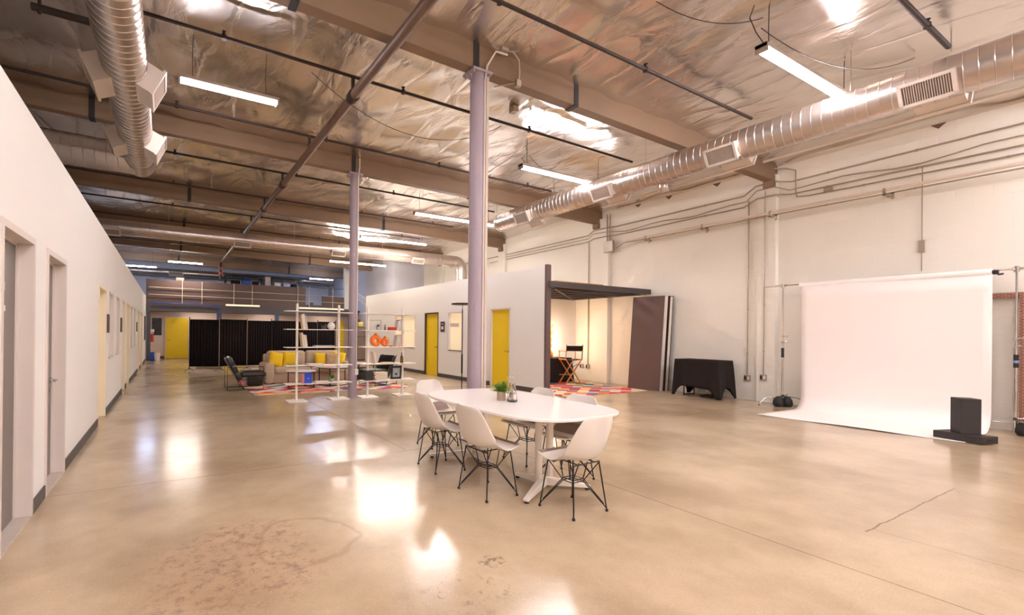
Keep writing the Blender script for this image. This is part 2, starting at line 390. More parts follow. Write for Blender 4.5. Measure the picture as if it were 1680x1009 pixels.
# left office wall
LD=[(3.66,4.48),(4.88,5.72),(8.2,9.15),(12.25,12.98),(13.5,14.38),(18.3,19.4),(20.4,21.6)]
LW=[(9.6,10.32,.93,2.13),(10.93,11.5,.93,2.13),(14.95,15.5,.93,2.13),(16.3,16.96,.93,2.13),(23.3,24.3,.99,2.1)]
wall_y('wall_left',M['white_wall'],XL-.2,XL,-9,24.75,3.07,[(a,b,0,2.15) for a,b in LD]+LW,'long white office wall with doors and windows down the left side')
w=MB(); w.box(-1.12,-.8,25.05,YB,0,2.9); S1('wall_left_rear',w,M['white_wall'],'short white wall beyond the end of the office wall','wall')
w=MB(); w.box(-9,-1.12,-9,24.75,2.95,3.05); S1('ceiling_office',w,M['white_wall'],'lid over the left offices','ceiling')
for k,(a,b) in enumerate(LD):
    grey=k<2; r=XL-.085 if grey else XL-.12
    d=T('door_%d'%(k+1),['dark grey door nearest the camera in the left wall, with a white sign','dark grey door with chrome lever in the left wall, second from the camera'][k] if grey else
        'cream door in the left wall, %s'%['just beyond the two grey doors','before the pair of doors halfway along','second of the pair halfway along','next to last before the far corner','last before the far corner'][k-2],'door',((XL+r)/2,(a+b)/2,0)); d['kind']='structure'
    f=MB(); t=.05
    f.box(XL-.19,XL+.012,a+.001,a+t,0,2.1); f.box(XL-.19,XL+.012,b-t,b-.001,0,2.1); f.box(XL-.19,XL+.012,a+.001,b-.001,2.1,2.149)
    f.box(r-.06,r-.0,a+t,a+t+.02,0,2.1); f.box(r-.06,r,b-t-.02,b-t,0,2.1); f.box(r-.06,r,a+t,b-t,2.08,2.1)
    f.build('door_frame',M['jamb'] if grey else M['cream_door'],d)
    MB().box(r-.05,r-.012,a+t+.02,b-t-.02,.01,2.08).build('door_leaf',M['grey_door'] if grey else M['cream_door'],d)
    h=MB(); yy=(b-t-.09) if k else a+t+.1; h.cyl((r-.012,yy,.95),(r+.005,yy,.95),.028,n=16); h.tube([(r+.0,yy,.95),(r+.045,yy,.95),(r+.05,yy-.02,.95),(r+.05,yy-.13,.95)],.009); h.cyl((r-.012,yy,.85),(r,yy,.85),.02,n=12)
    h.build('door_handle',M['chrome'],d,smooth=True)
    if grey:
        MB().box(XL-.2,XL+.01,a+t,b-t,0,.012).build('threshold',M['concrete_sill'],d)
        # sign on the leaf: a white pictogram over two lines of lettering
        yc=(a+b)/2-(.0 if k else .08); s=MB()
        if k==0:
            s.box(r-.012,r-.004,3.93,4.07,1.64,1.78); s.box(r-.012,r-.004,4.085,4.13,1.72,1.78); s.box(r-.012,r-.004,4.09,4.12,1.64,1.705)
            s.box(r-.012,r-.004,3.93,4.15,1.575,1.615); s.box(r-.012,r-.004,3.93,4.12,1.52,1.555)
        else:
            s.box(r-.012,r-.004,5.2,5.34,1.66,1.76); s.box(r-.012,r-.004,5.2,5.36,1.6,1.63)
        s.build('door_sign',M['sign_w'],d)
    ST(d)
for k,(a,b,za,zb) in enumerate(LW):
    d=T('window_%d'%(k+1),['narrow cream window in the left wall, nearest the camera','narrow cream window in the left wall, second from the camera','narrow cream window in the left wall, third along','narrow cream window in the left wall, fourth along','dark window at the far end of the left wall'][k],'window',(XL-.1,(a+b)/2,za)); ST(d)
    f=MB(); t=.035
    for (p,q,u,v) in ((a,a+t,za,zb),(b-t,b,za,zb),(a,b,za,za+t),(a,b,zb-t,zb)): f.box(XL-.16,XL+.01,p,q,u,v)
    f.build('window_frame',M['dark_trim'] if k==4 else M['jamb'],d)
    MB().box(XL-.15,XL-.14,a,b,za,zb).build('pane',M['dark_pane'] if k==4 else M['pale_glass'],d)
ys=[-9]+[v for ab in LD for v in ab]+[24.75]
for i in range(0,len(ys),2):
    if ys[i+1]-ys[i]>.15:
        S1('baseboard_left',MB().box(XL,XL+.014,ys[i],ys[i+1],0,.11),M['base'],'dark rubber baseboard on the left wall','baseboard',bevel=.004)
for y,l in ((9.38,'dark room sign on the left wall between the cream door and the first window'),(11.9,'dark room sign on the left wall before the pair of doors'),(17.7,'dark room sign far down the left wall')):
    d=tag(MB().box(XL,XL+.025,y-.1,y+.1,1.4,1.72).build('room_sign',M['sign'],bevel=.003),l,'sign')
# middle office block
MD=[(9.3,10.12),(12.9,13.8)]; MW=[(11.5,12.3,.87,2.13),(14.52,16.2,.86,2.13)]
wall_y('wall_middle',M['white_wall'],XM,XM+.12,8.06,19.2,3.12,[(a,b,0,2.15) for a,b in MD]+MW,'long white partition wall with two yellow doors')
S1('trim_1',MB().box(XM-.005,XM+.14,8.0,8.06,0,3.14),M['brown_panel'],'dark grey end cap on the white partition','trim')
S1('wall_middle_rear',MB().box(XM+.12,XR,19.08,19.2,0,3.12),M['white_wall'],'rear wall of the office block','wall')
S1('ceiling_middle',MB().box(XM+.12,XR,10.6,19.08,3.0,3.08),M['white_wall'],'lid over the middle office block','ceiling')
for k,(a,b) in enumerate(MD):
    dark=k==1; X=XM
    d=T('door_%d'%(8+k),['yellow door in the white partition nearest the end cap','yellow door with a dark frame farther along the white partition'][k],'door',(X,(a+b)/2,0)); ST(d)
    f=MB(); t=.03
    f.box(X-.01,X+.13,a,a+t,0,2.15); f.box(X-.01,X+.13,b-t,b,0,2.15); f.box(X-.01,X+.13,a,b,2.12,2.16)
    f.build('door_frame',M['dark_trim'] if dark else M['jamb'],d)
    MB().box(X+.05,X+.09,a+t,b-t,.01,2.12).build('door_leaf',M['yellow'],d)
    h=MB(); yy=a+t+.07; h.cyl((X+.05,yy,.98),(X+.035,yy,.98),.026,n=14); h.tube([(X+.04,yy,.98),(X+.0,yy,.98),(X-.005,yy+.02,.98),(X-.005,yy+.12,.98)],.009)
    h.build('door_handle',M['chrome'] if not dark else M['steel_dark'],d,smooth=True)
for k,(a,b,za,zb) in enumerate(MW):
    d=T('window_%d'%(6+k),['cream window between the two yellow doors','wide cream window near the far end of the white partition'][k],'window',(XM+.05,(a+b)/2,za)); ST(d)
    f=MB(); t=.03
    for (p,q,u,v) in ((a,a+t,za,zb),(b-t,b,za,zb),(a,b,za,za+t),(a,b,zb-t,zb)): f.box(XM-.006,XM+.12,p,q,u,v)
    f.build('window_frame',M['jamb'],d)
    MB().box(XM+.08,XM+.09,a,b,za,zb).build('pane',M['cream_glass'],d)
    if k==0: MB().box(XM+.074,XM+.08,a+.3,b-.03,1.66,1.78).build('pane_strip',M['pale_glass'],d)
    MB().box(XM-.004,XM+.1,a+t,b-t,za+t,za+t+.02).build('window_sill',M['dark_trim'],d)
ys=[8.06,9.3,10.12,12.9,13.8,19.2]
for i in (0,2,4): S1('baseboard_middle',MB().box(XM-.014,XM,ys[i],ys[i+1],0,.12),M['base'],'dark rubber baseboard on the white partition','baseboard',bevel=.004)
d=T('room_sign','dark room sign beside the far yellow door, with a small white panel','sign',(XM,12.62,1.5))
MB().box(XM-.02,XM,12.5,12.74,1.5,1.84).build('plate',M['sign'],d,bevel=.003); MB().box(XM-.024,XM-.02,12.56,12.68,1.58,1.68).build('panel',M['sign_w'],d); MB().box(XM-.024,XM-.02,12.57,12.67,1.74,1.78).build('panel',M['grey_pot'],d)
# right block wall, pilasters
S1('wall_right',MB().box(XR,XR+.2,-9,32,0,5.7),M['block'],'tall cream painted block wall on the right','wall')
for k,(a,b) in enumerate(((.36,.7),(4.93,5.28),(9.2,9.75),(13.95,14.35),(18.5,18.9))):
    S1('trim_%d'%(k+2),MB().box(XR-.12,XR,a,b,0,5.02 if k else 4.85),M['block'],'painted block pilaster on the right wall','pilaster')
# upper volume and far walls
S1('wall_rear_upper',MB().box(10.05,XR,20.5,20.65,0,5.7),M['blue_wall'],'pale lavender wall rising behind the office block','wall')
S1('wall_rear_side',MB().box(10.05,10.2,20.65,31,0,5.7),M['blue_wall'],'pale side wall beside the mezzanine','wall')
S1('wall_back',MB().box(-9,13,31,31.2,0,5.7),M['blue_wall'],'bluish wall behind the mezzanine','wall')
S1('wall_outer_left',MB().box(-9.2,-9,-9,32,0,5.8),M['white_wall'],'outer wall beyond the left offices','wall')
S1('wall_front',MB().box(-9,13,-9.2,-9,0,5.8),M['white_wall'],'end wall behind the camera','wall')
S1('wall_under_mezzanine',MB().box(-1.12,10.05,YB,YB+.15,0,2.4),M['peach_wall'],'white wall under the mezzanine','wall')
S1('trim_7',MB().box(9.0,9.3,24.7,24.95,2.8,5.3),M['white_wall'],'white post at the right end of the mezzanine','post')
for k,(x0,x1,l) in enumerate(((-.08,.96,'wide yellow door at the far left under the mezzanine'),(2.68,3.75,'yellow door behind the black drapes'),(9.2,9.5,'yellow door edge beside the dark post at the far right'))):
    d=T('door_%d'%(10+k),l,'door',((x0+x1)/2,YB-.02,0)); ST(d)
    MB().box(x0,x1,YB-.05,YB-.005,.03,2.1).build('door_leaf',M['yellow'],d)
    f=MB(); f.box(x0-.04,x0,YB-.06,YB,0,2.14); f.box(x1,x1+.04,YB-.06,YB,0,2.14); f.box(x0,x1,YB-.06,YB,2.1,2.14); f.build('door_frame',M['jamb'],d)
    h=MB(); h.cyl((x0+.08,YB-.05,.95),(x0+.08,YB-.1,.95),.02); h.tube([(x0+.08,YB-.1,.95),(x0+.2,YB-.1,.95)],.01); h.build('door_handle',M['chrome'],d)
d=T('window_8','dark window with a draped cable at the far left under the mezzanine','window',(-.47,YB-.02,.9)); ST(d)
MB().box(-.7,-.26,YB-.03,YB-.005,1.2,2.08).build('pane',M['dark_pane'],d)
f=MB(); f.box(-.74,-.7,YB-.04,YB,.88,2.12); f.box(-.26,-.22,YB-.04,YB,.88,2.12); f.box(-.7,-.26,YB-.04,YB,2.08,2.12); f.box(-.7,-.26,YB-.04,YB,.88,1.2); f.build('window_frame',M['jamb'],d)
S1('baseboard_back',MB().box(-.7,-.14,YB-.015,YB,0,.14),M['base'],'dark baseboard under the far window','baseboard')
# mezzanine
S1('mezzanine_floor',MB().box(-1.12,10.05,24.95,31,2.5,2.74),M['mez_beam'],'mezzanine floor slab','mezzanine')
S1('mezzanine_beam',MB().box(-.92,9.35,24.75,24.95,2.37,2.76),M['mez_beam'],'slate grey beam along the mezzanine edge','beam')
d=MB(); d.box(-.92,6.75,24.8,24.9,2.76,3.9); d.box(7.7,9.0,24.8,24.9,2.76,3.5); d.box(6.75,7.7,24.8,24.9,2.76,2.95); d.box(7.0,7.2,24.82,24.88,2.95,3.1)
S1('mezzanine_parapet',d,M['mez_panel'],'brown board parapet along the mezzanine front','parapet')
S1('column_1',MB().box(-.88,-.72,24.76,24.92,0,2.37),M['mez_beam'],'dark steel post under the left end of the mezzanine','column')
S1('column_2',MB().box(9.3,9.52,24.7,24.9,0,2.7),M['mez_beam'],'dark steel post under the right end of the mezzanine','column')
S1('column_3',MB().box(2.2,2.42,24.78,24.94,0,2.37),M['blue_post'],'blue-grey post under the mezzanine behind the left drapes','column')
S1('column_4',MB().box(5.1,5.3,24.78,24.94,0,2.37),M['blue_post'],'blue-grey post under the mezzanine above the sofa','column')
d=T('railing','thin cream railing across the mezzanine parapet','railing',(3,24.72,2.8))
for x in (.62,1.5,3.0,3.9,6.3,6.95,8.3): MB().cyl((x,24.74,2.76),(x,24.74,3.98 if x>5 else 3.9),.016,n=6).build('post',M['cream_door'],d)
for z in (3.15,3.5): MB().cyl((-.8,24.74,z+.02),(9.0,24.74,z-.02),.013,n=6).build('rail',M['cream_door'],d)
MB().cyl((6.2,24.85,3.98),(9.0,24.85,3.93),.022,n=6).build('top_rail',M['mez_beam'],d)
cb=MB(); cb.tube([(-.8,24.7,2.78),(.5,24.7,2.77),(1.4,24.7,2.79),(2.1,24.7,2.74),(2.3,24.7,2.73),(2.33,24.7,2.55),(2.25,24.7,2.4)],.018,6); cb.tube([(2.3,24.7,2.72),(2.2,24.7,2.6),(2.33,24.7,2.42)],.016,6)
tag(cb.build('cable',M['blue'],smooth=True),'blue cable run along the mezzanine edge','cable')
for x0,x1,z,l in ((2.6,4.28,2.78,'cream linear light fixed to the mezzanine front, left one'),(6.35,8.95,2.76,'cream linear light fixed to the mezzanine front above the shelves, right one')):
    d=T('linear_light',l,'light',((x0+x1)/2,24.7,z),'linear lights on the mezzanine front')
    MB().box(x0,x1,24.64,24.75,z-.05,z+.05).build('housing',M['white_metal'],d,bevel=.006); MB().box(x0+.02,x1-.02,24.63,24.64,z-.035,z+.035).build('diffuser',M['diffuser'],d)
# ------------------------------------------------------------------ roof structure
for k,y in enumerate(beamY):
    b=MB(); xe=XR
    for (za,zb,h) in ((0,0,0),):
        v=[]
        for x in (-9,xe):
            zb_=5.04-.02*(x-3.7); zt=zc(x)+.06
            v+=[(x,y-.085,zb_),(x,y+.085,zb_),(x,y+.085,zt),(x,y-.085,zt)]
        b.add(v,[(0,1,2,3)[::-1],(4,5,6,7),(0,4,5,1)[::-1],(1,5,6,2)[::-1],(2,6,7,3)[::-1],(3,7,4,0)[::-1]])
    names=['nearest roof beam, behind the camera position','big brown roof beam over the nearest lavender column','brown roof beam over the second lavender column','brown roof beam over the far end of the right duct','brown roof beam beyond the cross duct','brown roof beam just before the mezzanine','brown roof beam over the mezzanine']
    o=T('roof_beam',names[k],'beam',(3.7,y,5.04)); ST(o)
    b.build('timber',M['beam'],o,bevel=.008)
    for x in ([1.2,3.64,5.55,9.9] if k in(1,) else [3.64,6.9,-1.2] if k==2 else [.5,6.5]):
        zz=5.04-.02*(x-3.7)
        s=MB(); s.box(x-.045,x+.045,y-.095,y-.083,zz+.0,zz+.36); s.box(x-.045,x+.045,y+.083,y+.095,zz,zz+.36); s.box(x-.045,x+.045,y-.095,y+.095,zz-.012,zz) if x!=3.64 else None
        s.build('strap',M['black_edge'],o)
    MB().box(XR-.22,XR-.1,y-.1,y+.1,4.74,4.88).build('bearing_bracket',M['beam'],o)
# lavender columns
for k,(y,w_) in enumerate(((5.04,.102),(9.59,.1))):
    cx_=3.73 if k==0 else 3.7
    d=T('steel_column',['tall lavender steel column behind the white table','lavender steel column between the two white shelf units'][k],'column',(cx_,y,0)); ST(d)
    c=MB(); c.lathe([(w_,0),(w_,5.0)],(cx_,y,0),28); c.build('shaft',M['column'],d,smooth=True)
    c=MB(); c.box(cx_-.16,cx_+.16,y-.13,y+.13,5.0,5.03)
    for sx in (-1,1):
        c.add([(cx_+sx*.16,y-.012,5.0),(cx_+sx*.09,y-.012,5.0),(cx_+sx*.09,y-.012,4.9),(cx_+sx*.16,y+.012,5.0),(cx_+sx*.09,y+.012,5.0),(cx_+sx*.09,y+.012,4.9)],[(0,1,2),(5,4,3),(0,3,4,1),(1,4,5,2),(2,5,3,0)])
        for sy in (-1,1): c.cyl((cx_+sx*.13,y+sy*.1,4.97),(cx_+sx*.13,y+sy*.1,5.0),.014,n=8)
    c.box(3.55,3.85,y-.12,y+.12,0,.015) if k==0 else None
    c.build('cap_plate',M['column'],d)
    e=MB(); px,py=cx_+.05,y-w_+.002
    if k==0: e.tube([(px,py,.6),(px,py,4.9),(px+.02,py-.02,5.1),(px+.16,py-.03,5.33),(px+.36,py-.03,5.34)],.013,8)
    else: e.tube([(px,py,.62),(px,py,4.92),(px+.02,py-.03,5.15),(px+.02,py-.03,5.36)],.013,8)
    e.build('conduit',M['white_pipe'],d,smooth=True)
    if k==0: MB().box(cx_+.085,cx_+.13,y-.09,y-.045,.02,4.98).build('strut_channel',M['grille'],d,bevel=.004)
    MB().box(px-.04,px+.04,py-.035,py+.01,.5,.63).build('outlet_box',M['white_metal'],d,bevel=.006)
for x,y,l in ((4.05,4.9,'silver junction box on the foil beside the first beam'),(5.3,6.1,'small junction box on the foil above the light')):
    tag(MB().box(x-.06,x+.06,y-.06,y+.06,zc(x)-.09,zc(x)+.02).build('junction_box',M['silver_box'],bevel=.006),l,'junction box')
c=MB(); c.tube([(4.35,4.92,5.02),(4.35,4.9,5.15),(4.32,4.88,5.3),(4.2,4.86,5.37),(4.1,4.88,5.38)],.014,8); c.tube([(4.35,4.92,5.02),(4.1,5.15,5.0)],.01,6); c.box(4.31,4.39,4.9,4.955,4.96,5.05)
tag(c.build('conduit',M['conduit'],smooth=True),'bent conduit over the side of the first beam','conduit')
# sprinkler pipes
MPX=2.37
d=T('sprinkler_main','thick brown sprinkler main running away under the beams','pipe',(MPX,5,4.92))
MB().cyl((MPX,-2,4.92),(MPX,24.2,4.92),.069,n=20).build('pipe',M['pipe_brown'],d,smooth=True)
for y in (.9,6.25,10.8,13.2,17.8): MB().cyl((MPX,y-.06,4.92),(MPX,y+.06,4.92),.088,n=16).build('coupling',M['steel_dark'],d,smooth=True)
MB().tube([(MPX,24.2,4.92),(MPX-.05,24.35,4.85),(MPX-.05,24.4,4.5),(MPX-.05,24.4,3.95)],.06,12).build('riser',M['steel_dark'],d,smooth=True)
for z,r in ((4.55,.1),(4.3,.09)): MB().lathe([(r,0),(r,.09)],(MPX-.05,24.4,z),12).build('valve',M['red'],d,smooth=True)
pl=[(1.83,-7,'nearest thin sprinkler branch at the top right'),(4.02,2.37,'sprinkler branch in front of the first beam'),(6.25,-.3,'sprinkler branch just beyond the first beam'),(8.55,-8,'sprinkler branch before the second beam'),(10.85,-8,'sprinkler branch just beyond the second beam'),(13.1,-8,'sprinkler branch before the third beam'),(15.1+.3,-8,'sprinkler branch beyond the third beam'),(17.6,-8,'sprinkler branch beside the cross duct'),(19.9,-8,'sprinkler branch beyond the cross duct'),(22.1,-8,'sprinkler branch near the mezzanine')]
for y,x0,l in pl:
    d=T('sprinkler_branch',l,'pipe',(x0,y,5.2),'sprinkler branches'); r=.03 if y<2 else .024
    xe=8.7 if y<17 else 10
    zz=lambda x:5.2-.01*(x-3.7)
    MB().cyl((x0,y,zz(x0)),(xe,y,zz(xe)),r,n=10).build('pipe',M['steel_dark'],d,smooth=True)
    MB().cyl((MPX,y,4.95),(MPX,y,5.2),.03,n=8).build('riser',M['steel_dark'],d,smooth=True)
    x=max(x0,-6)+.9
    while x<xe-.4:
        h=MB(); h.cyl((x,y,zz(x)+.02),(x,y,zz(x)+.07),.018,n=8); h.cyl((x,y,zz(x)+.07),(x,y,zz(x)+.075),.03,n=8); h.cyl((x,y,zz(x)-.03),(x,y,zz(x)+.03),.034,n=8)
        h.build('sprinkler_head',M['steel_dark'],d)
        h=MB(); xx=x+.9; h.tube([(xx-.012,y,zz(xx)-.02),(xx-.012,y,zc(xx)+.02)],.004,5); h.tube([(xx+.012,y,zz(xx)-.02),(xx+.012,y,zc(xx)+.02)],.004,5); h.build('hanger',M['chrome'],d)
        x+=2.6
d=T('pipe_stub','short brown pipe hung from a rod at the top left beside the duct','pipe',(-.9,6.3,5.1))
MB().cyl((-1.35,6.3,4.98),(-.3,6.3,4.98),.04,n=12).build('pipe',M['steel_dark'],d,smooth=True); MB().tube([(-1.28,6.3,4.92),(-1.28,6.3,5.5)],.018,6).build('hanger_rod',M['steel_dark'],d)
# ------------------------------------------------------------------ ducts
def seamed(axis,a,b,c1,c2,R,step=.16,n=32):
    """round duct with raised spiral-lock seams; axis 0 or 1; c1,c2 the other two coordinates"""
    prof=[(a,R)]; t=a+step
    while t<b-.02: prof+=[(t-.005,R),(t,R+.006),(t+.005,R)]; t+=step
    prof.append((b,R)); m=MB(); vs=[];fs=[]
    for i,(t,r) in enumerate(prof):
        for j in range(n):
            q=2*PI*j/n; u,v=r*math.cos(q),r*math.sin(q)
            # slight helix so that the seams lean like a spiral duct
            tt=t if i in(0,len(prof)-1) else t+.03*math.cos(q)
            vs.append((tt,c1+u,c2+v) if axis==0 else (c1+u,tt,c2+v))
    for i in range(len(prof)-1):
        for j in range(n):
            A=i*n+j;B=i*n+(j+1)%n; fs.append((A,B,B+n,A+n))
    fs.append(tuple(range(n))[::-1]); k=(len(prof)-1)*n; fs.append(tuple(range(k,k+n)))
    return m.add(vs,fs)
def elbow(p0,p1,p2,R,n=28,k=12):
    p0,p1,p2=map(Vector,(p0,p1,p2)); pts=[]
    for i in range(k+1):
        t=i/k; pts.append(p0*(1-t)**2+p1*2*t*(1-t)+p2*t*t)
    return MB().tube(pts,R,n)
def register(d,c,nrm,along,L=.42,H=.22,depth=.17,slat=True):
    """outlet box with a framed louvre face: c on the duct axis, nrm outward, along the duct"""
    nrm=Vector(nrm).normalized(); al=Vector(along).normalized(); up=nrm.cross(al).normalized()
    Mx=Matrix((al,up,nrm)).transposed(); c=Vector(c)
    h=MB(); h.obox(c-nrm*depth/2,L,H,depth,Mx); rg=h.build('register_box',M['register'],d)
    f=MB(); o=c+nrm*.008
    f.obox(o+up*(H/2),L+.05,.035,.03,Mx); f.obox(o-up*(H/2),L+.05,.035,.03,Mx); f.obox(o+al*(L/2+.008),.035,H+.03,.03,Mx); f.obox(o-al*(L/2+.008),.035,H+.03,.03,Mx)
    f.build('register_frame',M['register'],rg)
    f=MB(); f.obox(c+nrm*.001,L,H,.004,Mx); f.build('recess',M['grille_dark'],rg)
    f=MB(); n_=int(L/.02)
    for i in range(n_): f.obox(c+al*(-L/2+L*(i+.5)/n_)+nrm*.008,.006,H-.02,.014,Mx)
    f.build('louvre',M['grille'],rg)
XD,ZD,RD=8.2,4.57,.237
d=T('spiral_duct','long silver spiral duct hanging along the right wall','duct',(XD,5,ZD))
seamed(1,-3,9.9,XD,ZD,RD,.115).build('duct_tube',M['duct'],d,smooth=True)
e=MB(); e.tube([(XD,9.88,ZD),(XD,9.93,ZD)],RD+.012,32); e.build('end_cap',M['duct'],d,smooth=True)
for y in (1.83,4.09,6.38,8.76):
    for s in (-1,1): register(d,(XD+s*.3,y,ZD-.17),(s*.88,0,-.48),(0,1,0),L=.42,H=.25,depth=.22)
e=MB(); e.tube([(XD+.06,5.3,ZD-.18),(XD+.12,5.28,ZD-.4)],.085,20,False); e.build('tap_collar',M['duct'],d,smooth=True,solid=.006)
for y in (.8,2.6,5.6,8.0):
    w=MB(); w.cyl((XD,y,ZD+RD),(XD,y,zc(XD)+.03),.005,n=6); w.build('hanger_rod',M['conduit'],d)
XD2,ZD2,RD2=-.46,4.42,.225
d=T('spiral_duct','silver spiral duct coming down over the left office wall','duct',(XD2,5,ZD2))
seamed(1,-3,8.95,XD2,ZD2,RD2,.115).build('duct_tube',M['duct'],d,smooth=True)
e=MB(); e.tube([(XD2,8.9,ZD2),(XD2,9.4,ZD2)],RD2+.004,32); e.build('end_cap',M['duct'],d,smooth=True)
seamed(0,-8.9,-.52,9.2,4.42,.25).build('branch_tube',M['duct'],d,smooth=True)
for y in (6.15,8.15):
    for s in (-1,1): register(d,(XD2+s*.33,y,ZD2-.13),(s*.9,0,-.42),(0,1,0),L=.44,H=.3,depth=.26)
w=MB(); w.tube([(XD2+.2,8.0,ZD2+.05),(.35,9.3,4.98)],.008,6); w.build('stay_rod',M['conduit'],d)
for y in (6.8,9.0): MB().cyl((XD2,y,ZD2+RD2),(XD2,y,zc(XD2)+.03),.005,n=6).build('hanger_rod',M['conduit'],d)
d=T('spiral_duct','silver spiral duct crossing the room before the mezzanine','duct',(4,16.3,4.57))
seamed(0,-8.9,10.95,16.3,4.57,.228,.2).build('duct_tube',M['duct'],d,smooth=True)
elbow((10.9,16.3,4.57),(11.3,16.3,4.57),(11.3,16.3,4.2),.235).build('elbow',M['duct'],d,smooth=True)
e=MB(); e.cyl((11.3,16.3,3.1),(11.3,16.3,4.2),.235,n=28); e.cyl((11.3,16.3,4.12),(11.3,16.3,4.2),.255,n=28); e.build('drop',M['duct'],d,smooth=True)
for x in (-1.55,2.2,5.6,9.0): register(d,(x,16.06,4.38),(0,-.8,-.6),(1,0,0),L=.5,H=.2)
for x in (0,4,7.5): MB().cyl((x,16.3,4.8),(x,16.3,zc(x)+.03),.005,n=6).build('hanger_rod',M['conduit'],d)
d=T('spiral_duct','far silver duct along the back wall over the mezzanine','duct',(4,29.6,4.9))
seamed(0,-8.9,10.0,29.8,4.85,.2,.3).build('duct_tube',M['duct'],d,smooth=True)
for x in (.4,4.6,7.0): register(d,(x,29.6,4.75),(0,-.9,-.4),(1,0,0),L=.7,H=.25)
# ------------------------------------------------------------------ fluorescent fixtures
def fixture(x0,x1,y,z,label,kind='tube',two=True,wire=True,grp='fluorescent lights'):
    d=T('fluorescent_light',label,'light',((x0+x1)/2,y,z),grp)
    h=MB(); h.box(x0,x1,y-.06,y+.06,z+.035,z+.08); h.box(x0,x0+.03,y-.065,y+.065,z-.02,z+.08); h.box(x1-.03,x1,y-.065,y+.065,z-.02,z+.08); h.build('housing',M['housing'],d)
    for dy in ((-.03,.03) if two else (0,)):
        MB().cyl((x0+.03,y+dy,z+.01),(x1-.03,y+dy,z+.01),.018,n=10).build('tube',M[kind],d,smooth=True)
    if wire:
        for x in (x0+.18,x1-.18):
            w=MB(); w.tube([(x,y,z+.08),(x-.01,y,(z+zc(x))/2),(x,y,zc(x)+.03)],.005,5); w.build('hanging_wire',M['steel_dark'],d)
    return d
fixture(.09,1.42,6.84,4.82,'bright ceiling light at the upper left above the main pipe')
fixture(6.13,8.6,2.74,4.82,'brightest ceiling light at the upper right, its end behind the duct')
fixture(6.27,8.75,7.0,4.82,'ceiling light behind the first beam, partly hidden by the right duct')
fixture(6.12,8.95,11.2,4.82,'ceiling light just beyond the end of the right duct')
fixture(6.06,8.8,15.1,4.86,'yellowish ceiling light just before the cross duct','tube_warm')
fixture(6.3,9.1,19.4,4.6,'ceiling light beyond the cross duct','tube_warm')
fixture(-.03,1.5,24.2,4.7,'warm ceiling light above the left part of the mezzanine','tube_warm')
fixture(-2.6,-.5,26.0,4.6,'cool white ceiling light at the far left above the mezzanine','tube_cool')
fixture(7.4,8.9,26.5,4.62,'cool white ceiling light near the right end of the mezzanine','tube_cool')
for k,(x,y) in enumerate(((.8,-1.6),(5.2,-1.6),(.8,-4.2),(5.2,-4.6),(9.4,-3.6),(9.3,.2),(.3,1.2))): fixture(x,x+2.4,y,4.82,'unseen ceiling light added out of view to even the brightness')  # extra lamps outside the view, added to brighten the hall evenly
fixture(7.6,8.8,25.5,2.42,'hidden light added under the right half of the mezzanine','tube_added',wire=False); fixture(.8,2.0,25.5,2.42,'hidden light added under the left half of the mezzanine','tube_added',wire=False); fixture(4.2,5.4,25.5,2.42,'hidden light added under the middle of the mezzanine','tube_added',wire=False)  # lamps added behind the beam to light the wall below
# loose cables at the ceiling
def cable(pts,label,r=.005,name='cable',mt='steel_dark'):
    tag(MB().tube(pts,r,5).build(name,M[mt],smooth=True),label,'cable')
def cat(a,b,sag,n=16):
    a,b=Vector(a),Vector(b); return [a.lerp(b,i/n)-Vector((0,0,sag*4*(i/n)*(1-i/n))) for i in range(n+1)]
cable(cat((6.15,2.75,5.1),(9.0,2.2,5.3),.3),'thin dark cable sagging from the brightest light toward the duct')
cable(cat((1.75,6.25,5.1),(5.2,6.3,5.15),.55),'thin cable sagging between the sprinkler branch and the column')
cable(cat((5.0,3.3,5.36),(6.3,2.8,5.3),.15),'thin cable along the foil near the top edge')
cable([(6.5,7.1,5.36),(6.55,7.1,5.2),(6.35,7.05,5.05),(6.42,7.0,4.9)],'loose cable dropping to the light behind the first beam')
cable(cat((6.55,7.05,5.15),(7.7,7.3,5.3),.22),'looped cable over the light behind the first beam')
cable([(6.1,2.8,5.38),(6.0,2.8,5.2),(6.1,2.78,5.05),(6.2,2.74,4.92)],'cable loop at the end of the brightest light',.006)
# ------------------------------------------------------------------ right wall fittings
def wallpipe(pts,r,label,name='wall_conduit',mt='conduit',clips=1.2):
    d=T(name,label,'pipe',pts[0]); MB().tube(pts,r,8).build('pipe',M[mt],d,smooth=True)
    for a,b in zip(pts,pts[1:]):
        a,b=Vector(a),Vector(b); L_=(b-a).length; n=int(L_/clips)
        for i in range(n):
            p=a.lerp(b,(i+.5)/max(n,1)); dr=(b-a).normalized()*.015
            MB().cyl(p-dr,p+dr,r*1.45,n=8).build('strap',M[mt],d)
    return d
X=XR-.03
wallpipe([(X,1.0,4.86),(X,4.7,4.8),(XR-.16,4.93,4.85),(XR-.16,5.3,4.85),(X,5.6,4.72),(X,9.0,4.71),(XR-.16,9.25,4.7),(XR-.16,9.7,4.7),(X,10,4.62),(X,13.8,4.6),(X,18,4.6)],.017,'topmost dark conduit along the right wall')
wav=[(X,1.0,4.66)]+[(X,1.4+i*.35,4.62+.05*math.sin(i*1.1)) for i in range(9)]+[(X,4.72,4.62),(XR-.16,4.95,4.74),(XR-.16,5.28,4.74),(X,5.55,4.58)]+[(X,5.9+i*.4,4.54+.035*math.cos(i*1.4)) for i in range(8)]+[(XR-.16,9.22,4.58),(XR-.16,9.72,4.6),(X,10,4.52),(X,14,4.5)]
wallpipe(wav,.011,'wavy loose cable pinned along the right wall','wall_cable','conduit',3)
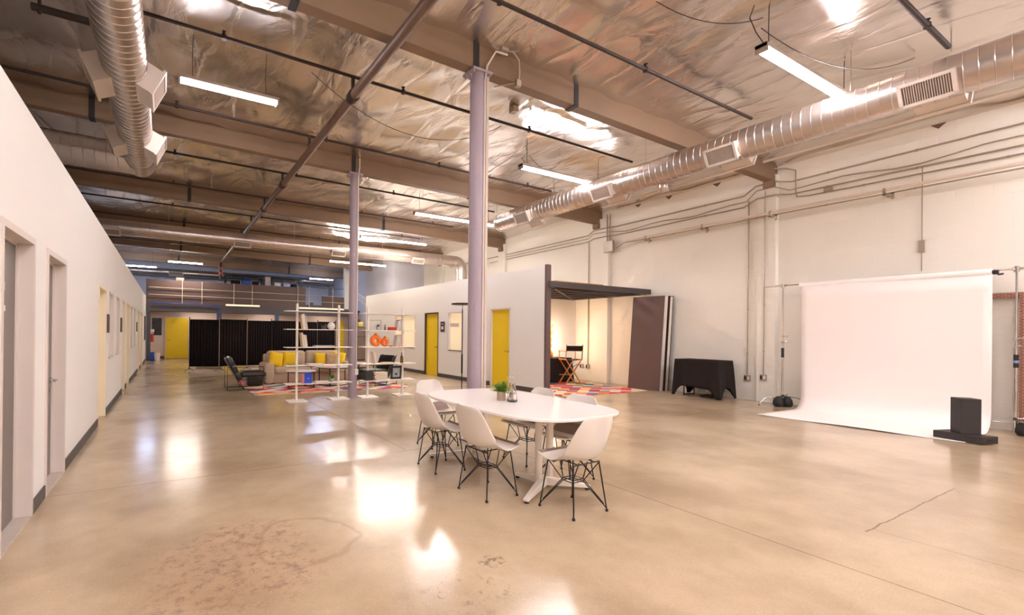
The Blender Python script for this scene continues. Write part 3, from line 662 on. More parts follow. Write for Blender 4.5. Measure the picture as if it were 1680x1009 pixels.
wallpipe([(X,1.0,4.5),(X,4.7,4.53),(XR-.15,4.95,4.56),(XR-.15,5.28,4.56),(X,5.6,4.46),(X,9.0,4.45),(XR-.15,9.25,4.45),(XR-.15,9.7,4.45),(X,10,4.42),(X,15,4.4)],.015,'third conduit down along the right wall')
wallpipe([(X,1.0,4.36),(X,4.4,4.42),(X,4.6,4.45),(X,4.62,4.6),(X,4.62,5.02),(X,4.8,5.12),(XR-.18,5.0,5.14)],.013,'conduit bending up the right wall toward the first beam end')
wallpipe([(XR-.25,8.5,4.16),(XR-.25,1.0,4.17)],.03,'pale square rail held off the right wall on brackets','wall_rail','white_pipe',30)
wallpipe([(XR-.17,8.9,4.02),(XR-.2,8.6,4.14),(XR-.22,8.3,4.12),(XR-.22,1.0,4.1)],.013,'thin conduit running under the pale wall rail','wall_conduit')
for y,l in ((7.9,'first angle bracket from the junction box on the wall rail'),(6.4,'second angle bracket from the junction box on the wall rail'),(3.2,'angle bracket on the wall rail above the backdrop'),(4.98,'bracket on the pilaster holding the wall rail')):
    b=MB(); b.box(XR-.28,XR-.12 if y==4.98 else XR,y-.02,y+.02,4.07,4.1); b.box(XR-.28,XR-.25,y-.02,y+.02,4.07,4.2); b.box(XR-.28,XR-.25,y-.13,y-.09,3.98,4.1); b.box(XR-.28,XR-.25,y-.13,y+.02,4.07,4.1)
    tag(b.build('rail_bracket',M['conduit']),l,'bracket','rail brackets')
wallpipe([(X,5.5,4.58),(X,5.5,.57)],.015,'vertical conduit beside the pilaster down to the outlet','wall_conduit',clips=1.0)
wallpipe([(XR-.14,5.13,4.7),(XR-.14,5.13,.62)],.012,'vertical conduit down the face of the pilaster','wall_conduit',clips=1.0)
wallpipe([(X,9.98,4.45),(X,9.98,.5)],.014,'vertical conduit down the wall in the makeup corner','wall_conduit',clips=1.0)
wallpipe([(XR-.14,9.22,5.1),(XR-.14,9.22,4.3)],.016,'left of two conduits rising from the grey junction box','wall_conduit',clips=.6)
wallpipe([(XR-.14,9.12,5.1),(XR-.14,9.12,4.3)],.016,'right of two conduits rising from the grey junction box','wall_conduit',clips=.6)
tag(MB().box(XR-.2,XR-.12,8.98,9.3,3.95,4.28).build('junction_box',M['silver_box'],bevel=.008),'grey electrical junction box high on the second pilaster','junction box')
tag(MB().box(XR-.07,XR,4.0,4.14,4.42,4.5).build('junction_box',M['silver_box'],bevel=.006),'small square box on the third conduit right of the pilaster','junction box')
for x,y,z,l in ((XR,5.5,.49,'double outlet box at the bottom of the conduit beside the black table'),(XR-.12,5.13,.54,'outlet box at the bottom of the conduit on the pilaster'),(XR,9.98,.44,'right outlet box in the makeup corner'),(XR,10.22,.44,'left outlet box in the makeup corner with a cord')):
    d=T('outlet_box',l,'outlet',(x,y,z),'outlet boxes'); MB().box(x-.05,x,y-.06,y+.06,z-.06,z+.07).build('box',M['silver_box'],d,bevel=.006)
    for s in (-1,1): MB().box(x-.055,x-.05,y+s*.03-.018,y+s*.03+.018,z-.035,z+.045).build('socket',M['sign_w'] if s<0 else M['steel_dark'],d)
tag(MB().tube([(XR-.06,10.22,.45),(XR-.2,10.25,.5),(XR-.35,10.3,.4),(XR-.3,10.35,.22),(XR-.5,10.35,.2),(XR-.75,10.3,.3)],.009,6).build('power_cord',M['black_edge'],smooth=True),'black cord plugged into the makeup corner outlet','cord')
d=T('wall_thermostat','small silver switch on a vertical conduit above the backdrop','switch',(XR,2.78,3.0)); MB().box(XR-.04,XR,2.74,2.82,2.98,3.2).build('body',M['silver_box'],d,bevel=.004); MB().cyl((X,2.78,2.65),(X,2.78,4.5),.008,n=6).build('conduit',M['conduit'],d)
wallpipe([(XR-.62,.6,5.2),(XR-.62,9.0,5.2)],.03,'white pipe running under the foil along the right wall','ceiling_pipe','white_pipe',30)
e=MB(); e.box(XR-.03,XR,-3,9,5.2,5.24); S1('trim_8',e,M['white_pipe'],'thin angle where the right wall meets the foil','trim')
for y in (2.6,6.2,7.4,8.3): tag(MB().add([(XR-.03,y-.09,5.2),(XR-.03,y+.09,5.2),(XR-.03,y,5.12),(XR,y-.09,5.2),(XR,y+.09,5.2),(XR,y,5.12)],[(0,1,2),(5,4,3),(0,3,4,1),(1,4,5,2),(2,5,3,0)]).build('ledger_clip',M['pipe_brown']),'small brown clip under the ledge of the right wall','clip','ledger clips')
# faux brick panel
d=MB(); d.box(XR-.1,XR-.02,1.72,3.6,2.11,2.19); d.box(XR-.12,XR-.02,-1.2,1.72,0,2.19)
S1('trim_9',d,M['brick'],'red brick surround behind the backdrop stand','brick panel')
# ------------------------------------------------------------------ white seamless backdrop
def lerp(a,b,t): return a+(b-a)*t
P=[]; prof=[]
for i in range(10): prof.append((0,2.47-i*(2.47-.3)/9))
for i in range(1,11):
    a=PI/2*i/10; prof.append((.3*(1-math.cos(a)),.3*(1-math.sin(a))))
for i in range(1,16): prof.append((.3+1.38*i/15,.0))
for k,(u,z) in enumerate(prof):
    row=[]
    for j in range(25):
        t=j/24; x=11.36-u; y=4.32-2.4*t
        fl_=max(0,(u-.3)/1.38)
        x+=fl_*(.12*t); y+=fl_*(-.06*t+.02)
        zz=max(z,0)+.006+ (.006*fl_*(1+math.sin(9*t+3*fl_))) + (.004*math.sin(6*t+z*2) if u==0 else 0)
        row.append((x+(.008*math.sin(5*t+z*1.5) if z>.3 else 0),y,zz))
    P.append(row)
c=MB(); c.grid(P); tag(c.build('paper_backdrop',M['paper'],smooth=True,solid=.002),'wide white seamless paper backdrop sweeping onto the floor','backdrop')
d=T('backdrop_roll','white paper roll on the crossbar above the backdrop','roll',(11.4,3.1,2.5))
MB().cyl((11.41,4.37,2.5),(11.41,1.93,2.5),.06,n=24).build('paper_roll',M['paper'],d,smooth=True)
MB().cyl((11.41,5.0,2.53),(11.41,1.2,2.53),.015,n=10).build('crossbar',M['chrome'],d,smooth=True)
h=MB(); h.cyl((11.41,1.93,2.5),(11.41,1.87,2.5),.035,n=12); h.tube([(11.41,1.88,2.48),(11.3,1.85,2.45),(11.22,1.8,2.45)],.014,8); h.build('clamp_handle',M['black_edge'],d,smooth=True)
def cstand(x,y,label,a0,tape):
    d=T('light_stand',label,'stand',(x,y,0),'steel stands holding the backdrop crossbar')
    MB().cyl((x,y,.1),(x,y,1.35),.0175,n=12).build('lower_column',M['chrome'],d,smooth=True)
    MB().cyl((x,y,1.3),(x,y,2.5),.0125,n=12).build('upper_column',M['chrome'],d,smooth=True)
    g=MB(); g.cyl((x,y,1.02),(x,y,1.22),.026,n=12); g.build('grip_tape',M['black_edge'],d,smooth=True)
    if tape: MB().cyl((x,y,1.09),(x,y,1.13),.028,n=12).build('marker_tape',M['blue_tape'],d,smooth=True)
    for z in (1.34,1.46,.24):
        k=MB(); k.cyl((x-.03,y,z),(x+.03,y,z),.024,n=10); k.cyl((x,y-.07,z+.01),(x,y,z+.01),.01,n=8); k.cyl((x,y-.085,z+.01),(x,y-.07,z+.01),.022,n=8); k.build('clamp_knob',M['chrome'],d,smooth=True)
    k=MB(); k.cyl((x,y,2.48),(x,y,2.57),.03,n=10); k.cyl((x,y-.06,2.53),(x,y+.06,2.53),.022,n=10); k.build('crossbar_head',M['chrome'],d,smooth=True)
    for i in range(3):
        a=math.radians(a0+120*i); q=Vector((math.cos(a),math.sin(a),0)); p=Vector((x,y,0)); z0=.17+.04*i
        g=MB(); g.tube([p+Vector((0,0,z0)),p+q*.26+Vector((0,0,z0)),p+q*.33+Vector((0,0,z0-.02)),p+q*.42+Vector((0,0,.03)),p+q*.43+Vector((0,0,.0))],.011,8); lg=g.build('leg',M['chrome'],d,smooth=True)
        MB().cyl(p+q*.43,p+q*.43+Vector((0,0,.02)),.015,n=8).build('foot_cap',M['black_edge'],lg)
    return d
cstand(11.42,4.66,'steel stand at the left end of the backdrop crossbar',140,False)
cstand(11.42,1.7,'steel stand at the right end of the backdrop crossbar, with blue tape',95,True)
def sandbag(x,y,label,ang=0):
    d=T('sandbag',label,'sandbag',(x,y,0),'sandbags on the stand bases')
    for s in (-1,1):
        m=MB(); cx,cy=x+s*.085*math.cos(ang),y+s*.085*math.sin(ang)
        pr=[(.02,0.0),(.07,.006),(.092,.04),(.095,.09),(.08,.15),(.045,.2),(.012,.22)]
        m.lathe(pr,(cx,cy,0),14); m.build('bag_half',M['sandbag'],d,smooth=True)
    m=MB(); m.tube([(x-.06*math.cos(ang),y-.06*math.sin(ang),.2),(x,y,.235),(x+.06*math.cos(ang),y+.06*math.sin(ang),.2)],.016,6); m.build('handle_strap',M['sandbag'],d,smooth=True)
sandbag(11.3,4.6,'black sandbag on the left backdrop stand',-.6)
sandbag(11.46,1.56,'black sandbag on the right backdrop stand',-.6)
# apple boxes
ang=math.radians(-57)   # long side runs parallel to the paper front edge
R3=Matrix.Rotation(math.radians(-17),3,'Z')
def abox(c,sx,sy,sz,name,label,holes):
    d=T(name,label,'box',(c[0],c[1],c[2]),'black apple boxes')
    cc=Vector(c)+Vector((0,0,sz/2)); MB().obox(cc,sx,sy,sz,R3).build('body',M['apple'],d,bevel=.006)
    h=MB()
    for (off,a,b,cz) in holes: h.obox(cc+R3@Vector(off),a,b,cz,R3)
    h.build('hand_hole',M['sign'] if False else M['black_edge'],d,bevel=.004)
abox((10.03,1.93,.009),.31,.5,.1,'apple_box','flat black plywood box lying on the backdrop corner',[((0,-.25,0),.11,.004,.035),((0,.25,0),.11,.004,.035)])
R3=Matrix.Rotation(math.radians(41),3,'Z')
abox((10.02,1.92,.11),.2,.21,.5,'apple_box','tall black plywood box standing on the flat box',[((0,0,.25),.04,.11,.004)])
# ------------------------------------------------------------------ leaning flats
def slab(B0,B1,T0,T1,th):
    """leaning board: front face corners at floor and top, thickness th toward the wall"""
    t=Vector((th,0,0)); v=[Vector(p) for p in (B0,B1,T1,T0)]; w=[p+t for p in v]
    return MB().add(v+w,[(0,1,2,3),(7,6,5,4),(0,4,5,1),(1,5,6,2),(2,6,7,3),(3,7,4,0)])
d=T('flat_panel','tall dark mauve flat with white foam edges leaning on the right wall, front one','panel',(11.25,7.7,0),'flats leaning on the wall')
slab((11.16,8.08,0),(11.32,7.29,0),(11.33,8.06,2.5),(11.45,7.24,2.5),.014).build('face',M['brown_panel'],d)
slab((11.176,8.08,0),(11.336,7.29,0),(11.346,8.06,2.49),(11.466,7.24,2.49),.13).build('core',M['foam_white'],d)
d=T('flat_panel','black-faced flat leaning behind the dark mauve one','panel',(11.6,7.7,0),'flats leaning on the wall')
slab((11.53,8.1,0),(11.53,7.27,0),(11.62,8.1,2.5),(11.62,7.2,2.5),.015).build('face',M['black_edge'],d)
slab((11.546,8.1,0),(11.546,7.27,0),(11.636,8.1,2.48),(11.636,7.2,2.48),.1).build('core',M['foam_white'],d)
slab((11.66,8.1,0),(11.66,7.27,0),(11.74,8.1,2.5),(11.74,7.2,2.5),.02).build('rear_face',M['black_edge'],d)
# ------------------------------------------------------------------ black draped table by the wall
d=T('folding_table','folding table hidden under a black cloth by the right wall','table',(11.35,6.22,0))
MB().box(11.06,11.64,5.74,6.7,.83,.87).build('tabletop',M['white_top'],d)
for x in (11.14,11.56):
    for y in (5.9,6.54): MB().cyl((x,y,0),(x,y,.83),.013,n=8).build('leg',M['black_wire'],d,smooth=True)
for y in (5.9,6.54): MB().cyl((11.14,y,.03),(11.56,y,.03),.012,n=8).build('brace',M['black_wire'],d)
def drape(x0,x1,y0,y1,z,hem,name,mt,label,amp=.018,corner=None,seed=1,n=34,rows=12,flare=.05):
    """cloth over a table: top sheet with rounded edge and folded skirt; hem(s)->z of the hem"""
    rn=random.Random(seed); per=[]
    w,h=x1-x0,y1-y0; Lp=2*(w+h); N=n*4
    for i in range(N):
        s=Lp*i/N
        if s<h: p=(x0,y1-s); nr=(-1,0)
        elif s<h+w: p=(x0+s-h,y0); nr=(0,-1)
        elif s<2*h+w: p=(x1,y0+s-h-w); nr=(1,0)
        else: p=(x1-(s-2*h-w),y1); nr=(0,1)
        per.append((p,nr,s))
    cor=[0,h,h+w,2*h+w,Lp]; P=[]
    cx,cy=(x0+x1)/2,(y0+y1)/2
    f1,f2,f3=rn.uniform(9,12),rn.uniform(19,24),rn.uniform(0,6)
    for r in range(rows+1):
        t=r/rows; row=[]
        for p,nr,s in per:
            dc=min(abs(s-c_) for c_ in cor); cf=math.exp(-(dc/.09)**2)
            zb=hem(s,cf); zz=z-(z-zb)*t
            wv=amp*t*(math.sin(f1*s+f3)+.6*math.sin(f2*s))
            o=(flare+.045*cf)*t**.8+wv+.008
            # corner outward direction blends to the diagonal
            dx,dy=p[0]-cx,p[1]-cy; l=math.hypot(dx,dy); q=(nr[0]*(1-cf)+dx/l*cf,nr[1]*(1-cf)+dy/l*cf)
            row.append((p[0]+q[0]*o,p[1]+q[1]*o,zz))
        row.append(row[0]); P.append(row)
    m=MB(); m.grid(P)
    m.add([(x0-.008,y0-.008,z),(x1+.008,y0-.008,z),(x1+.008,y1+.008,z),(x0-.008,y1+.008,z)],[(0,1,2,3)])
    return tag(m.build(name,M[mt],smooth=True,solid=.004),label,'tablecloth')
drape(11.05,11.65,5.73,6.71,.885,lambda s,cf: max(.012,.23-.3*cf+.02*math.sin(6*s)),'black_tablecloth','cloth_black','black cloth draped over the table by the right wall',amp=.026,flare=.03)
tag(MB().rbox(11.2,11.5,5.98,6.2,0,.06,.02).build('cable_bag',M['sandbag'],smooth=True),'flat black bag on the floor under the black-draped table','bag')
# ------------------------------------------------------------------ makeup corner
S1('wall_makeup',MB().box(XM+.12,XR,10.5,10.6,0,2.66),M['white_wall'],'white back wall of the makeup corner','wall')
d=T('pergola_frame','dark timber ceiling frame over the makeup corner','pergola',(10,9.2,2.6)); ST(d)
MB().box(XM+.0,XR-.02,7.88,7.94,2.6,2.73).build('front_beam',M['pergola'],d)
MB().box(XM+.13,XM+.2,7.94,10.5,2.58,2.7).build('side_beam',M['pergola'],d); MB().box(XR-.2,XR-.125,7.94,10.5,2.58,2.7).build('side_beam',M['pergola'],d)
for y in (8.35,8.78,9.21,9.64,10.07,10.42): MB().box(XM+.2,XR-.2,y-.025,y+.025,2.58,2.7).build('joist',M['pergola'],d)
MB().box(XM+.2,9.9,7.9,8.9,2.735,2.755).build('plywood_sheet',M['ply'],d); MB().box(9.2,XR-.4,9.0,10.4,2.735,2.755).build('plywood_sheet',M['ply'],d)
b=MB(); b.tube([(8.3,8.0,2.57),(11.5,10.3,2.57)],.02,6); b.tube([(11.5,8.0,2.57),(8.6,10.3,2.57)],.02,6); b.build('cross_brace',M['pergola'],d)
tag(MB().box(8.2,11.15,7.5,10.25,0,.012).build('makeup_rug',M['rug']),'multicoloured diamond rug in the makeup corner','rug')
d=T('makeup_table','makeup table under a black cloth beside the director chair','table',(10.0,10.1,0))
MB().box(8.9,10.95,9.85,10.45,.7,.73).build('tabletop',M['tan_wood'],d)
for x in (9.0,10.85):
    for y in (9.93,10.38): MB().box(x-.02,x+.02,y-.02,y+.02,.012,.7).build('leg',M['black_wire'],d)
drape(8.92,10.93,9.83,10.44,.742,lambda s,cf:.03,'black_tablecloth','cloth_black','black cloth over the makeup table',amp=.01,seed=4,flare=.03)
d=T('vanity_mirror','lit vanity mirror with glowing bulbs on the makeup table','mirror',(9.9,10.36,.74))
MB().box(9.75,10.64,10.36,10.4,.76,1.7).build('mirror_glass',M['chrome'],d)
f=MB(); f.box(9.7,9.76,10.33,10.42,.745,1.75); f.box(10.6,10.66,10.33,10.42,.745,1.75); f.box(9.76,10.6,10.33,10.42,1.68,1.75); f.box(9.76,10.6,10.33,10.42,.745,.8); f.build('mirror_frame',M['tan_wood'],d)
for x,z in ((10.63,1.0),(10.63,1.2),(10.63,1.4),(10.63,1.62),(9.73,1.0),(9.73,1.2),(9.73,1.4),(9.73,1.62),(10.0,1.715),(10.35,1.715)):
    m=MB(); m.lathe([(.012,-.035),(.03,-.015),(.036,.005),(.025,.028),(.006,.036)],(x,10.3,z),12); m.build('bulb',M['bulb'],d,smooth=True)
for x,y,h,r,mt,l in ((10.2,10.05,.2,.05,'orange','orange bottle on the makeup table, nearer the mirror'),(10.34,10.12,.12,.045,'tan_wood','amber jar on the makeup table right of the orange bottle'),(10.05,9.98,.1,.05,'page','cream tub on the makeup table'),(10.47,10.2,.2,.02,'orange','thin orange tube standing on the makeup table')):
    m=MB(); m.lathe([(r*.9,0),(r,.01),(r,h*.7),(r*.5,h*.82),(r*.45,h)],(x,y,.745),14); tag(m.build('cosmetic_jar',M[mt],smooth=True),l,'jar','cosmetics on the makeup table')
# director's chair (built facing +Y about the origin)
d=T('director_chair','tall wooden director chair with black canvas back and seat','chair',(0,0,0))
w_=.25
for s in (-1,1):
    MB().tube([(s*w_,-.22,.012),(s*w_,-.22,.02)],.02,6).build('foot',M['tan_wood'],d)
for y in (-.2,.2):
    for s in (-1,1):
        m=MB(); m.obox((0,y+.012*s,.36),.032,.02,math.hypot(.46,.68),Matrix.Rotation(math.atan2(s*.46,.68),3,'Y')); m.build('cross_leg',M['tan_wood'],d,bevel=.004)
for s in (-1,1):
    m=MB(); m.obox((s*.23,0,.035),.03,.46,.03,Matrix.Identity(3)); m.build('base_rail',M['tan_wood'],d,bevel=.004)
    m=MB(); m.obox((s*.24,0,.72),.035,.46,.035,Matrix.Identity(3)); m.build('seat_rail',M['tan_wood'],d,bevel=.004)
    m=MB(); m.cyl((s*.25,-.2,.72),(s*.245,-.25,1.15),.014,n=8); m.build('back_post',M['black_edge'] if s>0 else M['tan_wood'],d)
    m=MB(); m.cyl((s*.25,.18,.72),(s*.25,.18,.95),.013,n=8); m.build('arm_post',M['tan_wood'],d)
    m=MB(); m.obox((s*.25,-.02,.96),.045,.46,.02,Matrix.Identity(3)); m.build('armrest',M['tan_wood'],d,bevel=.004)
m=MB(); m.grid([[(-.24+.48*i/10,-.2+.4*j/4,.725-.03*math.sin(PI*i/10)) for i in range(11)] for j in range(5)]); m.build('canvas_seat',M['cloth_black'],d,smooth=True,solid=.006)
m=MB(); m.grid([[(-.25+.5*i/10,-.245-.02*math.sin(PI*i/10)-.01*j/4,.97+.15*j/4) for i in range(11)] for j in range(5)]); m.build('canvas_back',M['cloth_black'],d,smooth=True,solid=.006)
MB().box(-.22,.22,.2,.24,.24,.265).build('footrest',M['tan_wood'],d)
d.location=(10.42,9.42,.012); d.rotation_euler=(0,0,math.radians(-20))
# ------------------------------------------------------------------ dining table and six shell chairs
CX,CY,TA,TB=3.26,3.73,.655,1.04
d=T('meeting_table','oval white meeting table in the middle of the floor','table',(CX,CY,0))
out=[]; N=72
for i in range(N):
    a=2*PI*i/N; c_,s_=math.cos(a),math.sin(a); n_=3.6
    out.append((CX+TA*math.copysign(abs(c_)**(2/n_),c_),CY+TB*math.copysign(abs(s_)**(2/n_),s_)))
MB().prism(out,.711,.74).build('tabletop',M['white_top'],d,smooth=True,bevel=.007)
for yc,sg in ((3.17,1),(4.27,-1)):
    for x in (CX-.16,CX-.02):
        MB().cyl((x,yc,.07),(x,yc,.71),.034,n=20).build('leg',M['white_metal'],d,smooth=True)
    MB().box(CX-.36,CX+.18,yc-.06,yc+.06,.69,.711).build('mounting_plate',M['white_metal'],d)
    c0=Vector((CX-.09,yc,0))
    for q in ((-.46,-.25*sg),(.34,-.25*sg),(-.03,.36*sg)):
        v=Vector((q[0],q[1],0)); L_=v.length; a=math.atan2(v.y,v.x); Rm=Matrix.Rotation(a,3,'Z')
        m=MB(); P8=[]
        for x,wd,z0,z1 in ((-.04,.04,.03,.11),(L_*.5,.034,.028,.08),(L_,.026,.02,.045)):
            P8+= [c0+Rm@Vector((x,-wd,z0)),c0+Rm@Vector((x,wd,z0)),c0+Rm@Vector((x,wd*.8,z1)),c0+Rm@Vector((x,-wd*.8,z1))]
        fs=[(0,3,2,1),(8,9,10,11)]
        for k in (0,4): fs+=[(k,k+1,k+5,k+4),(k+1,k+2,k+6,k+5),(k+2,k+3,k+7,k+6),(k+3,k,k+4,k+7)]
        m.add(P8,fs); ft=m.build('foot',M['white_metal'],d,bevel=.006)
        e=c0+Rm@Vector((L_-.03,0,0)); MB().cyl(e,e+Vector((0,0,.03)),.02,n=12).build('foot_glide',M['black_edge'],ft)
# chair prototype about the origin, facing +Y
def make_shell_chair(label):
    d=T('shell_chair',label,'chair',(0,0,0),'white shell chairs around the table')
    pr=[(.235,.432,.185,.0),(.21,.448,.205,.006),(.13,.447,.218,.016),(.03,.436,.226,.028),(-.06,.430,.232,.045),(-.13,.436,.236,.075),(-.18,.463,.238,.1),(-.212,.515,.236,.1),(-.235,.585,.23,.085),(-.252,.66,.222,.066),(-.266,.735,.205,.048),(-.276,.79,.172,.036),(-.281,.82,.12,.03)]
    P=[]; n=16
    for k,(y,z,hw,cu) in enumerate(pr):
        row=[]
        # normal of the profile (points up on the seat, forward on the back)
        a=pr[max(k-1,0)];b_=pr[min(k+1,len(pr)-1)]; t=Vector((0,b_[0]-a[0],b_[1]-a[1])).normalized(); nrm=Vector((0,t.z,-t.y))
        if nrm.z<0 and k<5: nrm=-nrm
        if nrm.y<0: nrm=-nrm
        for i in range(n+1):
            u=-1+2*i/n; p=Vector((u*hw,y,z))+nrm*(cu*abs(u)**2.4)
            row.append(p)
        P.append(row)
    m=MB(); m.grid(P); m.build('seat_shell',M['shell'],d,smooth=True,solid=.009,sub=1)
    m=MB(); Q=[]
    for k in range(1,8):
        y,z,hw,cu=pr[k]; a=pr[max(k-1,0)];b_=pr[min(k+1,len(pr)-1)]; t=Vector((0,b_[0]-a[0],b_[1]-a[1])).normalized(); nrm=Vector((0,t.z,-t.y))
        if nrm.z<0 and k<5: nrm=-nrm
        if nrm.y<0: nrm=-nrm
        Q.append([Vector((u*hw*.88,y,z))+nrm*(cu*abs(u*.88)**2.4+.009) for u in [-1+2*i/12 for i in range(13)]])
    m.grid(Q[0:]); m.build('seat_pad',M['pad'],d,smooth=True,solid=.006)
    mt={}
    for sx in (-1,1):
        for sy in (-1,1):
            F=Vector((sx*.2,sy*.175-.0,.012)); U=Vector((sx*.155,sy*.13+.0,.405)); Rg=Vector((sx*.062,sy*.05,.235))
            g=MB(); g.tube([F,U],.0055,8); g.tube([F+Vector((0,0,.012)),Rg],.0045,8); g.tube([F+Vector((-sx*.02,-sy*.015,.05)),Rg+Vector((0,0,.02))],.0045,8); g.tube([Rg,U+Vector((0,0,-.004))],.0045,8); g.tube([Rg+Vector((0,0,.02)),Vector((sx*.05,sy*.1,.41))],.0045,8)
            lg=g.build('leg',M['black_wire'],d,smooth=True)
            MB().cyl(F-Vector((0,0,.012)),F+Vector((0,0,.006)),.012,n=10).build('foot_glide',M['black_edge'],lg,smooth=True)
    g=MB()
    for z in (.235,.255):
        c4=[(-.062,-.05,z),(.062,-.05,z),(.062,.05,z),(-.062,.05,z)]; g.tube(c4+[c4[0]],.0045,6)
    g.build('brace',M['black_wire'],d,smooth=True)
    g=MB(); g.tube([(-.16,-.13,.408),(.16,-.13,.408)],.006,6); g.tube([(-.16,.13,.415),(.16,.13,.415)],.006,6); g.tube([(-.1,-.13,.41),(-.1,.13,.415)],.005,6); g.tube([(.1,-.13,.41),(.1,.13,.415)],.005,6)
    g.build('seat_mount',M['black_wire'],d,smooth=True)
    return d
ch=make_shell_chair('white shell chair at the near right end of the table, back to the camera')
spots=[(3.0,2.67,2,None),(2.6,3.3,-88,'white shell chair on the near long side of the table, closer to the camera'),(2.63,4.14,-93,'white shell chair on the near long side of the table, farther from the camera'),
 (3.12,5.0,182,'white shell chair at the far left end of the table'),(3.66,3.93,88,'white shell chair on the far long side, behind the plants'),(3.6,3.3,93,'white shell chair on the far long side, nearer the right end')]
for x,y,a,l in spots[1:]: dup(ch,(x,y,0),math.radians(a),l)
ch.location=(3.0,2.67,0); ch.rotation_euler=(0,0,math.radians(2))
# plants and vase on the table
def pot_plant(name,label,x,y,z,r,h,nl,L_,leafm,kind='fern',pot='pot',taper=1.0,seed=1):
    rn=random.Random(seed)
    d=T(name,label,'plant',(x,y,z))
    MB().lathe([(r*.96*taper,0),(r*taper,.004),(r,h),(r*.88,h),(r*.86,h-.012)],(x,y,z),24).build('pot',M[pot],d,smooth=True)
    MB().cyl((x,y,z+h-.02),(x,y,z+h-.008),r*.87,n=20).build('soil',M['soil'],d)
    m=MB()
    for i in range(nl):
        a=rn.uniform(0,2*PI); el=math.asin(rn.uniform(.25,1.0)); ln=L_*rn.uniform(.55,1.0); b0=Vector((x+rn.uniform(-.5,.5)*r,y+rn.uniform(-.5,.5)*r,z+h-.01))
        dr=Vector((math.cos(a)*math.cos(el),math.sin(a)*math.cos(el),math.sin(el))); sd=dr.cross(Vector((0,0,1))).normalized(); n_=5
        pts=[b0+dr*ln*t/n_+Vector((0,0,-ln*.2*(t/n_)**2)) for t in range(n_+1)]
        if kind=='fern':
            m.tube(pts,.0012,4,False)
            for t in range(1,n_+1):
                for s in (-1,1):
                    for q in (0,.5):
                        p=pts[t-1].lerp(pts[t],q+.4) if t<n_+1 else pts[t]; lw=ln*.13*(1.15-t/n_)+.008
                        e=p+(sd*s*.8+dr*.6+Vector((0,0,.2*rn.random()))).normalized()*lw*1.5; w2=dr.cross(sd)*.0+sd.cross(dr)*.0+dr*lw*.28
                        m.add([p,p.lerp(e,.5)+w2,e,p.lerp(e,.5)-w2],[(0,1,2,3)])
        else:
            wd=ln*.16 if kind=='broad' else ln*.07; P=[]
            for t,p in enumerate(pts):
                f=math.sin(PI*(t/n_*.85+.15))*wd*(1 if t<n_ else .05); P.append([p-sd*f,p+Vector((0,0,-f*.25)),p+sd*f])
            m.grid(P)
    m.build('foliage',M[leafm],d,smooth=False)
    return d
pot_plant('potted_fern','feathery green plant in a tan pot on the white table',3.16,3.79,.74,.046,.095,80,.17,'leaf',seed=3)
pot_plant('potted_fern','small green plant in a tan pot behind the glass vase',3.30,3.8,.74,.03,.055,26,.075,'leaf',seed=8)
d=T('glass_vase','clear glass vase with pale stems on the white table','vase',(3.2,3.66,.74))
MB().lathe([(.045,0),(.052,.003),(.051,.02),(.045,.09),(.036,.15),(.028,.18),(.03,.2),(.0275,.2),(.0255,.18),(.033,.15),(.042,.09),(.048,.02),(.042,.008)],(3.2,3.66,.74),28).build('vessel',M['glass'],d,smooth=True)
st=MB(); rn=random.Random(5)
for i in range(7):
    a=rn.uniform(0,6.28); t=rn.uniform(.05,.09)
    p0=Vector((3.2-math.cos(a)*.02,3.66-math.sin(a)*.02,.752)); p1=Vector((3.2+math.cos(a)*t,3.66+math.sin(a)*t,.74+rn.uniform(.24,.29))); st.tube([p0,p0.lerp(p1,.5),p1],.0016,4)
    if i%2: st.add([p1+Vector((dx,dy,dz)) for dx,dy,dz in ((0,0,0),(.006,0,.012),(.002,.003,.03),(-.005,0,.012))],[(0,1,2,3)])
st.build('dried_stems',M['reed'],d)
# ------------------------------------------------------------------ floor lamp behind the table
d=T('floor_lamp','slim black floor lamp with a flat horizontal head','lamp',(5.43,7.78,0))
MB().cyl((5.43,7.78,0),(5.43,7.78,.02),.14,n=28).build('base',M['black_wire'],d,smooth=True)
MB().cyl((5.43,7.78,.02),(5.43,7.78,1.95),.011,n=10).build('pole',M['black_wire'],d,smooth=True)
MB().cyl((5.43,7.78,1.95),(5.43,7.78,2.06),.006,n=8).build('neck',M['black_wire'],d,smooth=True)
MB().cyl((5.43,7.78,.62),(5.43,7.78,1.02),.019,n=10).build('grip',M['black_wire'],d,smooth=True)
MB().cyl((5.43,7.78,2.055),(5.43,7.78,2.08),.23,n=32).build('lamp_head',M['steel_dark'],d,smooth=True)
